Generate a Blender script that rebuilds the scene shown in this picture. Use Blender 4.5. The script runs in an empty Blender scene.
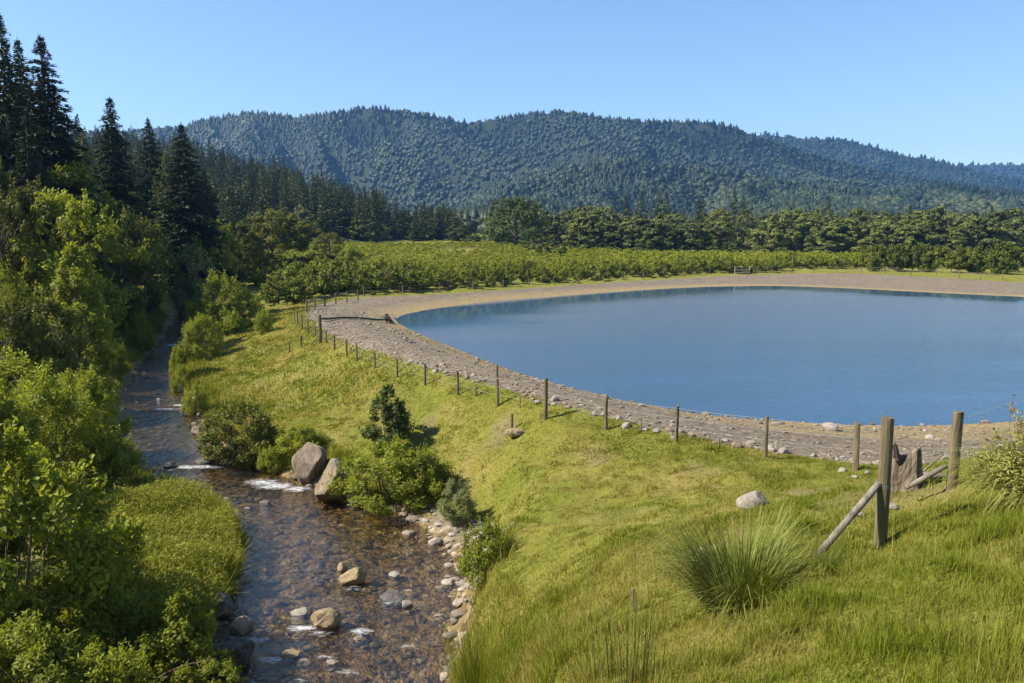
import bpy, bmesh, math, random
import numpy as np
from mathutils import Vector, Matrix

scene = bpy.context.scene
COL = scene.collection
R = np.random.default_rng(11)
random.seed(11)
rad = math.radians

# ------------------------------------------------------------------ camera
CAM = np.array([0.0, 0.0, 8.0])
F, CX, CY, HOR = 800.0, 512.0, 341.5, 236.0
PITCH = math.atan((CY - HOR) / F)
cam_data = bpy.data.cameras.new("camera")
cam_data.sensor_width = 36.0
cam_data.lens = F / 1024.0 * 36.0
cam_data.clip_start, cam_data.clip_end = 0.1, 20000
cam = bpy.data.objects.new("camera", cam_data)
cam.location = CAM
cam.rotation_euler = (math.pi / 2 - PITCH, 0, 0)
COL.objects.link(cam)
scene.camera = cam


def ray(px, py):
    u, v = (px - CX) / F, (CY - py) / F
    c, s = math.cos(PITCH), math.sin(PITCH)
    return np.array([u, c + v * s, -s + v * c])


def on_z(px, py, z):
    d = ray(px, py)
    return CAM + d * ((z - CAM[2]) / d[2])


def on_y(px, py, y):
    d = ray(px, py)
    return CAM + d * (y / d[1])


# ------------------------------------------------------------------ noise
def _hash(ix, iy, seed):
    h = (ix.astype(np.int64) * 374761393 + iy.astype(np.int64) * 668265263 + seed * 974711) & 0x7FFFFFFF
    h = ((h ^ (h >> 13)) * 1274126177) & 0x7FFFFFFF
    h = (h ^ (h >> 16)) & 0xFFFFFF
    return h / float(0xFFFFFF)


def vnoise(x, y, seed=0):
    x, y = np.asarray(x, float), np.asarray(y, float)
    ix, iy = np.floor(x), np.floor(y)
    fx, fy = x - ix, y - iy
    fx, fy = fx * fx * (3 - 2 * fx), fy * fy * (3 - 2 * fy)
    a, b = _hash(ix, iy, seed), _hash(ix + 1, iy, seed)
    c, d = _hash(ix, iy + 1, seed), _hash(ix + 1, iy + 1, seed)
    return (a * (1 - fx) + b * fx) * (1 - fy) + (c * (1 - fx) + d * fx) * fy


def fbm(x, y, seed=0, octv=4):
    s, a, t = 0, 0.5, 0
    for k in range(octv):
        s = s + a * vnoise(x * 2 ** k, y * 2 ** k, seed + k * 17)
        t += a
        a *= 0.5
    return s / t


def sstep(a, b, x):
    t = np.clip((x - a) / (b - a), 0, 1)
    return t * t * (3 - 2 * t)


# ------------------------------------------------------------------ plan geometry
def catmull(pts, n=5, closed=False):
    pts = np.array(pts, float)
    m = len(pts)
    out = []
    rng = range(m if closed else m - 1)
    for i in rng:
        if closed:
            p0, p1, p2, p3 = pts[(i - 1) % m], pts[i], pts[(i + 1) % m], pts[(i + 2) % m]
        else:
            p0, p1, p2, p3 = pts[max(i - 1, 0)], pts[i], pts[i + 1], pts[min(i + 2, m - 1)]
        for k in range(n):
            t = k / n
            out.append(0.5 * ((2 * p1) + (p2 - p0) * t + (2 * p0 - 5 * p1 + 4 * p2 - p3) * t * t + (3 * p1 - p0 - 3 * p2 + p3) * t ** 3))
    if not closed:
        out.append(pts[-1])
    return np.array(out)


def seg_dist(x, y, poly, closed=False):
    """distance to a polyline, with the index+fraction of the nearest place."""
    best = np.full(x.shape, 1e18)
    bi = np.zeros(x.shape)
    m = len(poly)
    for i in range(m if closed else m - 1):
        ax, ay = poly[i][:2]
        bx, by = poly[(i + 1) % m][:2]
        dx, dy = bx - ax, by - ay
        t = np.clip(((x - ax) * dx + (y - ay) * dy) / (dx * dx + dy * dy + 1e-12), 0, 1)
        d = (x - ax - t * dx) ** 2 + (y - ay - t * dy) ** 2
        k = d < best
        best = np.where(k, d, best)
        bi = np.where(k, i + t, bi)
    return np.sqrt(best), bi


def inside(x, y, poly):
    r = np.zeros(x.shape, bool)
    m = len(poly)
    for i in range(m):
        ax, ay = poly[i][:2]
        bx, by = poly[(i + 1) % m][:2]
        if ay == by:
            continue
        c = ((ay > y) != (by > y)) & (x < (bx - ax) * (y - ay) / (by - ay) + ax)
        r ^= c
    return r


ZC = -1.9                                                  # creek level (the pond is 0)
creek_px = [(335, 760, 2.2), (338, 683, 2.35), (341, 610, 3.0), (346, 560, 3.05), (320, 517, 2.25), (262, 488, 1.7),
            (200, 466, 1.9), (163, 440, 2.2), (157, 410, 2.0), (156, 385, 1.8), (160, 362, 1.4), (168, 345, 1.05), (174, 333, 0.9)]
creek = [np.array([-2.6, 9.0, 2.2])] + [np.array([*on_z(a, b, ZC)[:2], w]) for a, b, w in creek_px] + [np.array([-40, 96, .9]), np.array([-48, 118, .9])]
creek = catmull(creek, 4)

shore_px = [(396, 320), (420, 334), (460, 350), (505, 368), (560, 386), (620, 401), (700, 414), (800, 422), (880, 425), (960, 424)]
pond = [on_z(a, b, 0)[:2] for a, b in shore_px]
pond += [np.array(p) for p in ((30, 36), (44, 39), (60, 48), (74, 62), (80, 80), (78, 96))]
pond += [on_z(a, b, 0)[:2] for a, b in [(1024, 297), (960, 294), (900, 291), (850, 288.5), (780, 286), (720, 286.5), (680, 288), (620, 291.5), (560, 296), (500, 300.5), (450, 306.5), (412, 313)]]
pond = catmull(pond, 3, True)

grass_edge_px = [(306, 318), (316, 328), (332, 340), (350, 350), (385, 364), (420, 376), (460, 387), (500, 399), (545, 411), (600, 422), (680, 438), (760, 450), (850, 462), (930, 469)]
gravel = [on_z(a, b, 1.0)[:2] for a, b in grass_edge_px]
gravel += [np.array(p) for p in ((22, 25), (36, 28), (60, 36), (84, 52), (94, 78), (92, 100))]
gravel += [on_z(a, b, .8)[:2] for a, b in [(1024, 282.5), (960, 278.5), (920, 277), (860, 275), (780, 275.3), (700, 277.5), (620, 282), (560, 286), (500, 290.5), (430, 295), (350, 299), (318, 304)]]
gravel = catmull(gravel, 3, True)


BAR = on_z(452, 545, ZC)[:2]
# thin plate spline through surveyed ground heights
cps = []


def cz(px, py, z):
    cps.append(on_z(px, py, z))


def cd(px, py, y):
    cps.append(on_y(px, py, y))


for a, b, y in [(880, 546, 10.5), (950, 490, 13.5), (902, 488, 15.2), (752, 507, 17.5), (745, 612, 8.6), (620, 683, 8.0), (640, 600, 11.0),
                (800, 683, 6.5), (1000, 683, 5.4), (1020, 560, 7.6), (1010, 488, 12), (520, 600, 16), (480, 683, 13.8), (560, 500, 22.5), (600, 560, 14.4),
                (450, 455, 31.2), (470, 500, 26.5), (300, 400, 44.5), (250, 370, 53), (240, 340, 66), (215, 328, 75), (330, 380, 45.5)]:
    cd(a, b, y)
for a, b in [(294, 320), (302, 329), (315, 336), (334, 350), (357, 361), (375, 368), (397, 377), (425, 385), (458, 395), (497, 406), (545, 419), (606, 429), (676, 443), (766, 457), (856, 470)]:
    cz(a, b, 1.0)
cps += [np.array(p, float) for p in [
    (-5, 0, 5.2), (0, 0, 6.3), (6, 2, 5.9), (12, 4, 6), (16, 12, 4.6), (18, 18, 3.2), (20, 24, 1.4), (34, 26, 1.2), (50, 20, 2.5), (60, 34, 1.2), (88, 50, 1.2), (100, 80, 1.2),
    (-9, 8, 0.3), (-9.5, 14, -1.5), (-10.5, 19, -1.5), (-12, 25, -1.5), (-15, 30, -1.5), (-19, 36, -1.4), (-23, 42, -1.4), (-27, 52, -1.3), (-31, 62, -1.2), (-36, 74, -1.1), (-40, 84, -.9),
    (-16, 14, -.9), (-18, 22, -1.0), (-24, 30, -.8), (-30, 42, -.5), (-38, 56, .3), (-46, 70, .8), (-54, 86, 1.5), (-35, 22, 1.6), (-50, 40, 4), (-60, 64, 5.5), (-40, 4, 3), (-20, 2, 1),
    (-30, 90, -.4), (-34, 100, 0), (-24, 84, .2), (-28, 110, .9), (-52, 112, 1.4), (-12, 122, 1.0), (20, 152, 1.1), (60, 156, 1.1), (100, 132, 1.1), (-60, 130, 3), (0, 146, 1.2)]]
for a, b in [(350, 297), (390, 295.5), (430, 294), (500, 289.5), (560, 285), (620, 281), (700, 276.5), (780, 274.5), (860, 274.3), (960, 277.5), (1024, 281.5)]:
    q = on_z(a, b, .8)
    cps += [q, q + np.array([0, 7, 0])]
cps = np.array(cps)


def _k(r2):
    return np.where(r2 > 1e-9, 0.5 * r2 * np.log(np.maximum(r2, 1e-9)), 0)


_n = len(cps)
_A = np.zeros((_n + 3, _n + 3))
_d2 = (cps[:, None, 0] - cps[None, :, 0]) ** 2 + (cps[:, None, 1] - cps[None, :, 1]) ** 2
_A[:_n, :_n] = _k(_d2) + np.eye(_n) * 2.0
_A[:_n, _n] = 1
_A[:_n, _n + 1:] = cps[:, :2]
_A[_n, :_n] = 1
_A[_n + 1:, :_n] = cps[:, :2].T
_w = np.linalg.solve(_A, np.concatenate([cps[:, 2], [0, 0, 0]]))


def base_z(x, y):
    z = _w[_n] + _w[_n + 1] * x + _w[_n + 2] * y
    for i in range(_n):
        z = z + _w[i] * _k((x - cps[i, 0]) ** 2 + (y - cps[i, 1]) ** 2)
    far = 1.2 + np.maximum(y - 255, 0) * .022
    far = np.minimum(far, 9)
    far = far + 4.2 * sstep(135, 250, y) * sstep(45, -15, x)
    ex = np.maximum(np.maximum(-62 - x, x - 100), 0)
    ey = np.maximum(np.maximum(-6 - y, y - 132), 0)
    b = sstep(0, 30, np.hypot(ex, ey))
    return np.clip(z, -3, 12) * (1 - b) + far * b


def terrain(x, y, masks=False):
    x, y = np.atleast_1d(np.asarray(x, float)), np.atleast_1d(np.asarray(y, float))
    z = base_z(x, y)
    near = (np.abs(x) < 110) & (y < 170)
    gm = np.zeros(x.shape)
    e = np.full(x.shape, 99.0)
    dc = np.full(x.shape, 99.0)
    if near.any():
        xn, yn, zn = x[near], y[near], z[near]
        inp = inside(xn, yn, pond)
        dp, _ = seg_dist(xn, yn, pond, True)
        ing = inside(xn, yn, gravel)
        dg, _ = seg_dist(xn, yn, gravel, True)
        en = np.where(inp, -dp, dp)
        gmn = np.where(ing, dg, -dg)
        # meadow lumps
        lump = (fbm(xn * .45, yn * .45, 3, 3) - .5) * .5 + (fbm(xn * 1.6, yn * 1.6, 8, 3) - .5) * .34
        zn = zn + lump * np.where(ing, 0, sstep(0, 1.5, dg))
        t = np.clip(dp / (dp + dg + 1e-6), 0, 1)
        sh = zn * (0.15 * t + .85 * t ** 1.25) + (fbm(xn * 1.3, yn * 1.3, 21, 3) - .5) * .16 * np.minimum(t, 1 - t) * 2
        zn = np.where(ing, np.where(inp, -0.02 - 0.14 * np.minimum(dp, 12), sh), zn)
        # creek
        d, bi = seg_dist(xn, yn, creek)
        i0 = np.clip(bi.astype(int), 0, len(creek) - 2)
        hw = creek[i0, 2] + (creek[i0 + 1, 2] - creek[i0, 2]) * (bi - i0)
        dcn = d - hw + (fbm(xn * .9, yn * .9, 31, 3) - .5) * 0.9
        bed = ZC - .2 + (fbm(xn * 1.2, yn * 1.2, 41, 3) - .5) * .25 + .12 * np.clip(dcn + .8, 0, 1)
        bank = np.maximum(zn, ZC + .12)
        wb = .85 * sstep(2.4, 1.0, np.hypot((xn - BAR[0] - .2) * 1.0, (yn - BAR[1]) * .46))
        bank = bank * (1 - wb) + (ZC + .12 + .16 * np.clip(dcn, 0, 4)) * wb
        zn = bed + (bank - bed) * sstep(-.35, 1.3, dcn)
        z[near] = zn
        gm[near], e[near], dc[near] = gmn, en, dcn
        gm[~near] = -99
    else:
        gm[:] = -99
    if masks:
        return z, gm, e, dc
    return z


def ground_at(px, py, lo=3.0, hi=400.0):
    d = ray(px, py)
    ts = np.geomspace(lo, hi, 900)
    p = CAM[None, :] + d[None, :] * ts[:, None]
    below = p[:, 2] < terrain(p[:, 0], p[:, 1])
    i = int(np.argmax(below)) if below.any() else len(ts) - 1
    a, b = ts[max(i - 1, 0)], ts[i]
    for _ in range(12):
        m = (a + b) / 2
        q = CAM + d * m
        if q[2] < terrain(q[0], q[1])[0]:
            b = m
        else:
            a = m
    q = CAM + d * b
    return np.array([q[0], q[1], terrain(q[0], q[1])[0]])


# ------------------------------------------------------------------ mesh helpers
def mesh_from(name, v, quads=None, tris=None, tint=None, smooth=False, mats=None, attrs=None):
    me = bpy.data.meshes.new(name)
    v = np.asarray(v, np.float32)
    nq = 0 if quads is None else len(quads)
    nt = 0 if tris is None else len(tris)
    li = np.concatenate([np.asarray(quads, np.int32).ravel() if nq else np.zeros(0, np.int32), np.asarray(tris, np.int32).ravel() if nt else np.zeros(0, np.int32)])
    st = np.concatenate([np.arange(nq) * 4, nq * 4 + np.arange(nt) * 3]).astype(np.int32)
    me.vertices.add(len(v))
    me.vertices.foreach_set("co", v.ravel())
    me.loops.add(len(li))
    me.loops.foreach_set("vertex_index", li.astype(np.int32))
    me.polygons.add(nq + nt)
    me.polygons.foreach_set("loop_start", st)
    me.polygons.foreach_set("use_smooth", np.full(nq + nt, smooth))
    me.update(calc_edges=True)
    A = dict(attrs or {})
    if tint is not None:
        A["tint"] = tint
    for k, a in A.items():
        at = me.attributes.new(k, "FLOAT", "POINT")
        at.data.foreach_set("value", np.asarray(a, np.float32))
    for m in (mats or []):
        me.materials.append(m)
    return me


class Build:
    """collects triangles/quads of one part"""
    def __init__(s):
        s.v, s.q, s.t, s.c, s.n = [], [], [], [], 0

    def add(s, v, q=None, t=None, c=None):
        v = np.asarray(v, float)
        if q is not None and len(q):
            s.q.append(np.asarray(q) + s.n)
        if t is not None and len(t):
            s.t.append(np.asarray(t) + s.n)
        s.c.append(np.full(len(v), .5) if c is None else np.broadcast_to(np.asarray(c, float), (len(v),)))
        s.v.append(v)
        s.n += len(v)

    def mesh(s, name, mat, smooth=False):
        return mesh_from(name, np.concatenate(s.v), np.concatenate(s.q) if s.q else None, np.concatenate(s.t) if s.t else None,
                         np.concatenate(s.c), smooth, [mat])


def tube(b, pts, radii, sides=7, c=.5, cap=True):
    pts = np.asarray(pts, float)
    m = len(pts)
    radii = np.broadcast_to(np.asarray(radii, float), (m,))
    tg = np.gradient(pts, axis=0)
    tg /= np.linalg.norm(tg, axis=1, keepdims=True) + 1e-9
    ref = np.array([0, 0, 1.0]) if abs(tg[0][2]) < .9 else np.array([1.0, 0, 0])
    v = []
    for i in range(m):
        a = np.cross(tg[i], ref)
        a /= np.linalg.norm(a) + 1e-9
        bb = np.cross(tg[i], a)
        ang = np.arange(sides) * 2 * np.pi / sides
        v.append(pts[i] + radii[i] * (np.cos(ang)[:, None] * a + np.sin(ang)[:, None] * bb))
    v = np.concatenate(v)
    q = []
    for i in range(m - 1):
        for k in range(sides):
            q.append((i * sides + k, i * sides + (k + 1) % sides, (i + 1) * sides + (k + 1) % sides, (i + 1) * sides + k))
    t = []
    if cap:
        v = np.concatenate([v, pts[:1], pts[-1:]])
        for k in range(sides):
            t.append((len(v) - 2, (k + 1) % sides, k))
            t.append((len(v) - 1, (m - 1) * sides + k, (m - 1) * sides + (k + 1) % sides))
    b.add(v, q, t, c)


def unit(n, rng):
    a = rng.normal(size=(n, 3))
    return a / (np.linalg.norm(a, axis=1, keepdims=True) + 1e-9)


def leaf_quads(pos, nrm, L, W, rng, tint, dirs=None):
    n = len(pos)
    nrm = nrm / (np.linalg.norm(nrm, axis=1, keepdims=True) + 1e-9)
    d = unit(n, rng) if dirs is None else dirs
    t = d - nrm * np.sum(d * nrm, axis=1, keepdims=True)
    t /= np.linalg.norm(t, axis=1, keepdims=True) + 1e-9
    b = np.cross(nrm, t)
    L = (L * rng.uniform(.65, 1.25, n))[:, None]
    W = (W * rng.uniform(.7, 1.2, n))[:, None]
    up = nrm * W * .18
    v = np.stack([pos - t * L * .5, pos + b * W * .5 + up - t * L * .06, pos + t * L * .5, pos - b * W * .5 + up - t * L * .06], axis=1).reshape(-1, 3)
    q = np.arange(n * 4).reshape(n, 4)
    return v, q, np.repeat(tint, 4)


# ------------------------------------------------------------------ node helpers
def mat(name):
    m = bpy.data.materials.new(name)
    m.use_nodes = True
    nt = m.node_tree
    nt.nodes.clear()
    return m, nt.nodes, nt.links


def N(nodes, typ, **kw):
    n = nodes.new(typ)
    for k, v in kw.items():
        setattr(n, k, v)
    return n


def ramp(nodes, links, fac, stops):
    r = nodes.new("ShaderNodeValToRGB")
    el = r.color_ramp.elements
    el[0].position, el[0].color = stops[0][0], (*stops[0][1], 1)
    el[1].position, el[1].color = stops[-1][0], (*stops[-1][1], 1)
    for p, c in stops[1:-1]:
        e = el.new(p)
        e.color = (*c, 1)
    links.new(fac, r.inputs[0])
    return r.outputs[0]


def noise(nodes, links, scale, detail=4, rough=.55, vec=None, dim=None):
    n = nodes.new("ShaderNodeTexNoise")
    n.inputs["Scale"].default_value = scale
    n.inputs["Detail"].default_value = detail
    n.inputs["Roughness"].default_value = rough
    if vec is not None:
        links.new(vec, n.inputs["Vector"])
    return n.outputs["Fac"]


def math_(nodes, links, op, a, b=0.0, clamp=False):
    n = nodes.new("ShaderNodeMath")
    n.operation, n.use_clamp = op, clamp
    for i, x in enumerate((a, b)):
        if isinstance(x, (int, float)):
            n.inputs[i].default_value = x
        else:
            links.new(x, n.inputs[i])
    return n.outputs[0]


def mixc(nodes, links, fac, a, b, blend="MIX"):
    n = nodes.new("ShaderNodeMix")
    n.data_type, n.blend_type = "RGBA", blend
    for s, x in ((n.inputs[0], fac), (n.inputs[6], a), (n.inputs[7], b)):
        if isinstance(x, (int, float)):
            s.default_value = x
        elif isinstance(x, tuple):
            s.default_value = (*x, 1) if len(x) == 3 else x
        else:
            links.new(x, s)
    return n.outputs[2]


def leaf_mat(name, lo, hi, trans=.35, rough=.55, spec=.25, objvar=.25, tcol=None, autumn=0.0):
    m, nd, lk = mat(name)
    at = N(nd, "ShaderNodeAttribute", attribute_name="tint")
    oi = nd.new("ShaderNodeObjectInfo")
    f = math_(nd, lk, "ADD", at.outputs["Fac"], math_(nd, lk, "MULTIPLY", math_(nd, lk, "SUBTRACT", oi.outputs["Random"], .5), objvar), True)
    mid = tuple((a + b) / 2 for a, b in zip(lo, hi))
    c = ramp(nd, lk, f, [(0, lo), (.5, mid), (1, hi)])
    p = nd.new("ShaderNodeBsdfPrincipled")
    lk.new(c, p.inputs["Base Color"])
    p.inputs["Roughness"].default_value = rough
    p.inputs["Specular IOR Level"].default_value = spec
    tr = nd.new("ShaderNodeBsdfTranslucent")
    tc = mixc(nd, lk, 1.0, c, (1.35, 1.25, .55), "MULTIPLY")
    lk.new(tc, tr.inputs["Color"])
    mx = nd.new("ShaderNodeMixShader")
    mx.inputs[0].default_value = trans
    lk.new(p.outputs[0], mx.inputs[1])
    lk.new(tr.outputs[0], mx.inputs[2])
    o = nd.new("ShaderNodeOutputMaterial")
    lk.new(mx.outputs[0], o.inputs[0])
    return m


def rough_mat(name, stops, scale=6, detail=6, bump=.4, rough=.9, stretch=None, obj_coord=True, bscale=None, moss=None):
    m, nd, lk = mat(name)
    tc = nd.new("ShaderNodeTexCoord")
    vec = tc.outputs["Object"] if obj_coord else nd.new("ShaderNodeNewGeometry").outputs["Position"]
    if stretch:
        mp = nd.new("ShaderNodeMapping")
        mp.inputs["Scale"].default_value = stretch
        lk.new(vec, mp.inputs[0])
        vec = mp.outputs[0]
    oi = nd.new("ShaderNodeObjectInfo")
    va = nd.new("ShaderNodeVectorMath")
    va.operation = "ADD"
    cx = nd.new("ShaderNodeCombineXYZ")
    lk.new(math_(nd, lk, "MULTIPLY", oi.outputs["Random"], 37.0), cx.inputs[0])
    lk.new(vec, va.inputs[0])
    lk.new(cx.outputs[0], va.inputs[1])
    vec = va.outputs[0]
    f = noise(nd, lk, scale, detail, .65, vec)
    c = ramp(nd, lk, f, stops)
    v2 = math_(nd, lk, "ADD", .75, math_(nd, lk, "MULTIPLY", oi.outputs["Random"], .5))
    c = mixc(nd, lk, 1.0, c, v2, "MULTIPLY") if False else c
    if moss:
        f2 = noise(nd, lk, scale * .6, 5, .6, vec)
        mm = math_(nd, lk, "MULTIPLY", math_(nd, lk, "SUBTRACT", f2, .52), 9, True)
        c = mixc(nd, lk, mm, c, moss)
    p = nd.new("ShaderNodeBsdfPrincipled")
    lk.new(c, p.inputs["Base Color"])
    p.inputs["Roughness"].default_value = rough
    p.inputs["Specular IOR Level"].default_value = .25
    b = nd.new("ShaderNodeBump")
    b.inputs["Strength"].default_value = bump
    b.inputs["Distance"].default_value = .04
    lk.new(noise(nd, lk, bscale or scale * 2.5, 6, .7, vec), b.inputs["Height"])
    lk.new(b.outputs[0], p.inputs["Normal"])
    o = nd.new("ShaderNodeOutputMaterial")
    lk.new(p.outputs[0], o.inputs[0])
    return m


M = {}
M["leaf_bright"] = leaf_mat("bright_leaf", (.085, .105, .010), (.33, .365, .034), .42)
M["leaf_yellow"] = leaf_mat("yellowish_leaf", (.12, .13, .025), (.36, .34, .085), .28)
M["leaf_olive"] = leaf_mat("olive_leaf", (.030, .042, .008), (.20, .205, .024), .30)
M["leaf_pale"] = leaf_mat("pale_leaf", (.08, .10, .035), (.26, .28, .095), .28)
M["leaf_dark"] = leaf_mat("dark_leaf", (.024, .042, .008), (.115, .150, .020), .22)
M["needle"] = leaf_mat("needle", (.012, .022, .010), (.050, .068, .022), .12, .6)
M["needle_olive"] = leaf_mat("olive_needle", (.025, .038, .008), (.125, .135, .02), .2, .6)
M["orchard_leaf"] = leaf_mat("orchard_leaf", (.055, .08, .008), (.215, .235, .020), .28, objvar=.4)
M["leaf_hedge"] = leaf_mat("hedge_leaf", (.035, .055, .007), (.16, .18, .018), .24)
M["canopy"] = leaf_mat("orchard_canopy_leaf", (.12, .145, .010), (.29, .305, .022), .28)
M["far_leaf"] = leaf_mat("woodland_leaf", (.034, .050, .012), (.215, .235, .048), .2, objvar=.55)
M["far_needle"] = leaf_mat("woodland_needle", (.022, .036, .013), (.125, .140, .040), .1, objvar=.4)
M["mountain_forest"] = leaf_mat("mountain_forest", (.008, .019, .009), (.056, .072, .023), .12, objvar=0)
M["grass"] = leaf_mat("grass_blade", (.33, .26, .08), (.148, .176, .015), .32, .6, .1, 0)
M["tall"] = leaf_mat("tall_grass_blade", (.33, .30, .07), (.150, .185, .013), .32, .6, .1, 0)
M["tussock"] = leaf_mat("tussock_blade", (.40, .36, .11), (.062, .105, .006), .22, .6, .12, 0)
M["pale_grass"] = leaf_mat("pale_grass_blade", (.42, .38, .13), (.20, .22, .035), .3, .6, .1, 0)
M["seed"] = leaf_mat("seed_head", (.24, .16, .09), (.34, .25, .14), .2, .7, .1, 0)
M["bark"] = rough_mat("bark", [(0.3, (.05, .04, .03)), (.7, (.16, .13, .10))], 5, 6, .6, .95, (1, 1, .25))
M["wood"] = rough_mat("weathered_post_wood", [(.25, (.055, .04, .022)), (.5, (.15, .112, .068)), (.75, (.26, .205, .135))], 14, 8, .7, .85, (1, 1, .09), moss=(.10, .10, .035))
M["grey_wood"] = rough_mat("grey_wood", [(.25, (.08, .065, .05)), (.5, (.19, .16, .125)), (.75, (.29, .25, .20))], 12, 8, .7, .85, (1, 1, .15))
M["stump_wood"] = rough_mat("stump_wood", [(.25, (.04, .03, .02)), (.5, (.16, .12, .08)), (.75, (.32, .265, .195))], 9, 8, 1.0, .9, (1, 1, .12))
M["dead"] = rough_mat("dead_stem", [(.3, (.14, .09, .05)), (.7, (.32, .23, .14))], 5, 4, .3, .9)
M["wire"] = rough_mat("galvanised_wire", [(.3, (.2, .19, .17)), (.7, (.32, .31, .3))], 9, 2, .1, .5)
M["pipe"] = rough_mat("black_pipe", [(.3, (.018, .02, .018)), (.7, (.045, .045, .04))], 4, 4, .15, .5)
M["pale_metal"] = rough_mat("pale_gate_paint", [(.3, (.24, .22, .18)), (.7, (.38, .35, .30))], 4, 4, .1, .6)
M["rock"] = rough_mat("boulder", [(.25, (.11, .08, .052)), (.5, (.23, .175, .118)), (.75, (.32, .26, .19))], 2.2, 9, .9, .9, bscale=5)
M["pale_rock"] = rough_mat("pale_stone", [(.25, (.15, .125, .095)), (.5, (.27, .235, .185)), (.75, (.38, .34, .28))], 4, 9, .7, .9, bscale=9)
M["tan_rock"] = rough_mat("tan_stone", [(.25, (.14, .10, .05)), (.5, (.26, .195, .105)), (.75, (.36, .285, .17))], 4, 9, .6, .8, bscale=9)
M["dark_rock"] = rough_mat("dark_stone", [(.25, (.035, .03, .026)), (.5, (.09, .08, .07)), (.75, (.19, .17, .15))], 3.5, 9, .8, .85, bscale=8)


def stone_mat():
    m, nd, lk = mat("pebbles")
    at = N(nd, "ShaderNodeAttribute", attribute_name="tint")
    c = ramp(nd, lk, at.outputs["Fac"], [(0, (.06, .05, .04)), (.4, (.155, .122, .088)), (.75, (.23, .187, .137)), (1, (.38, .33, .26))])
    n = noise(nd, lk, 30, 4, .6, nd.new("ShaderNodeNewGeometry").outputs["Position"])
    c = mixc(nd, lk, .5, c, ramp(nd, lk, n, [(.3, (.55, .55, .55)), (.7, (1.3, 1.3, 1.3))]), "MULTIPLY")
    p = nd.new("ShaderNodeBsdfPrincipled")
    lk.new(c, p.inputs["Base Color"])
    p.inputs["Roughness"].default_value = .85
    o = nd.new("ShaderNodeOutputMaterial")
    lk.new(p.outputs[0], o.inputs[0])
    return m


M["stones"] = stone_mat()


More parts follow.
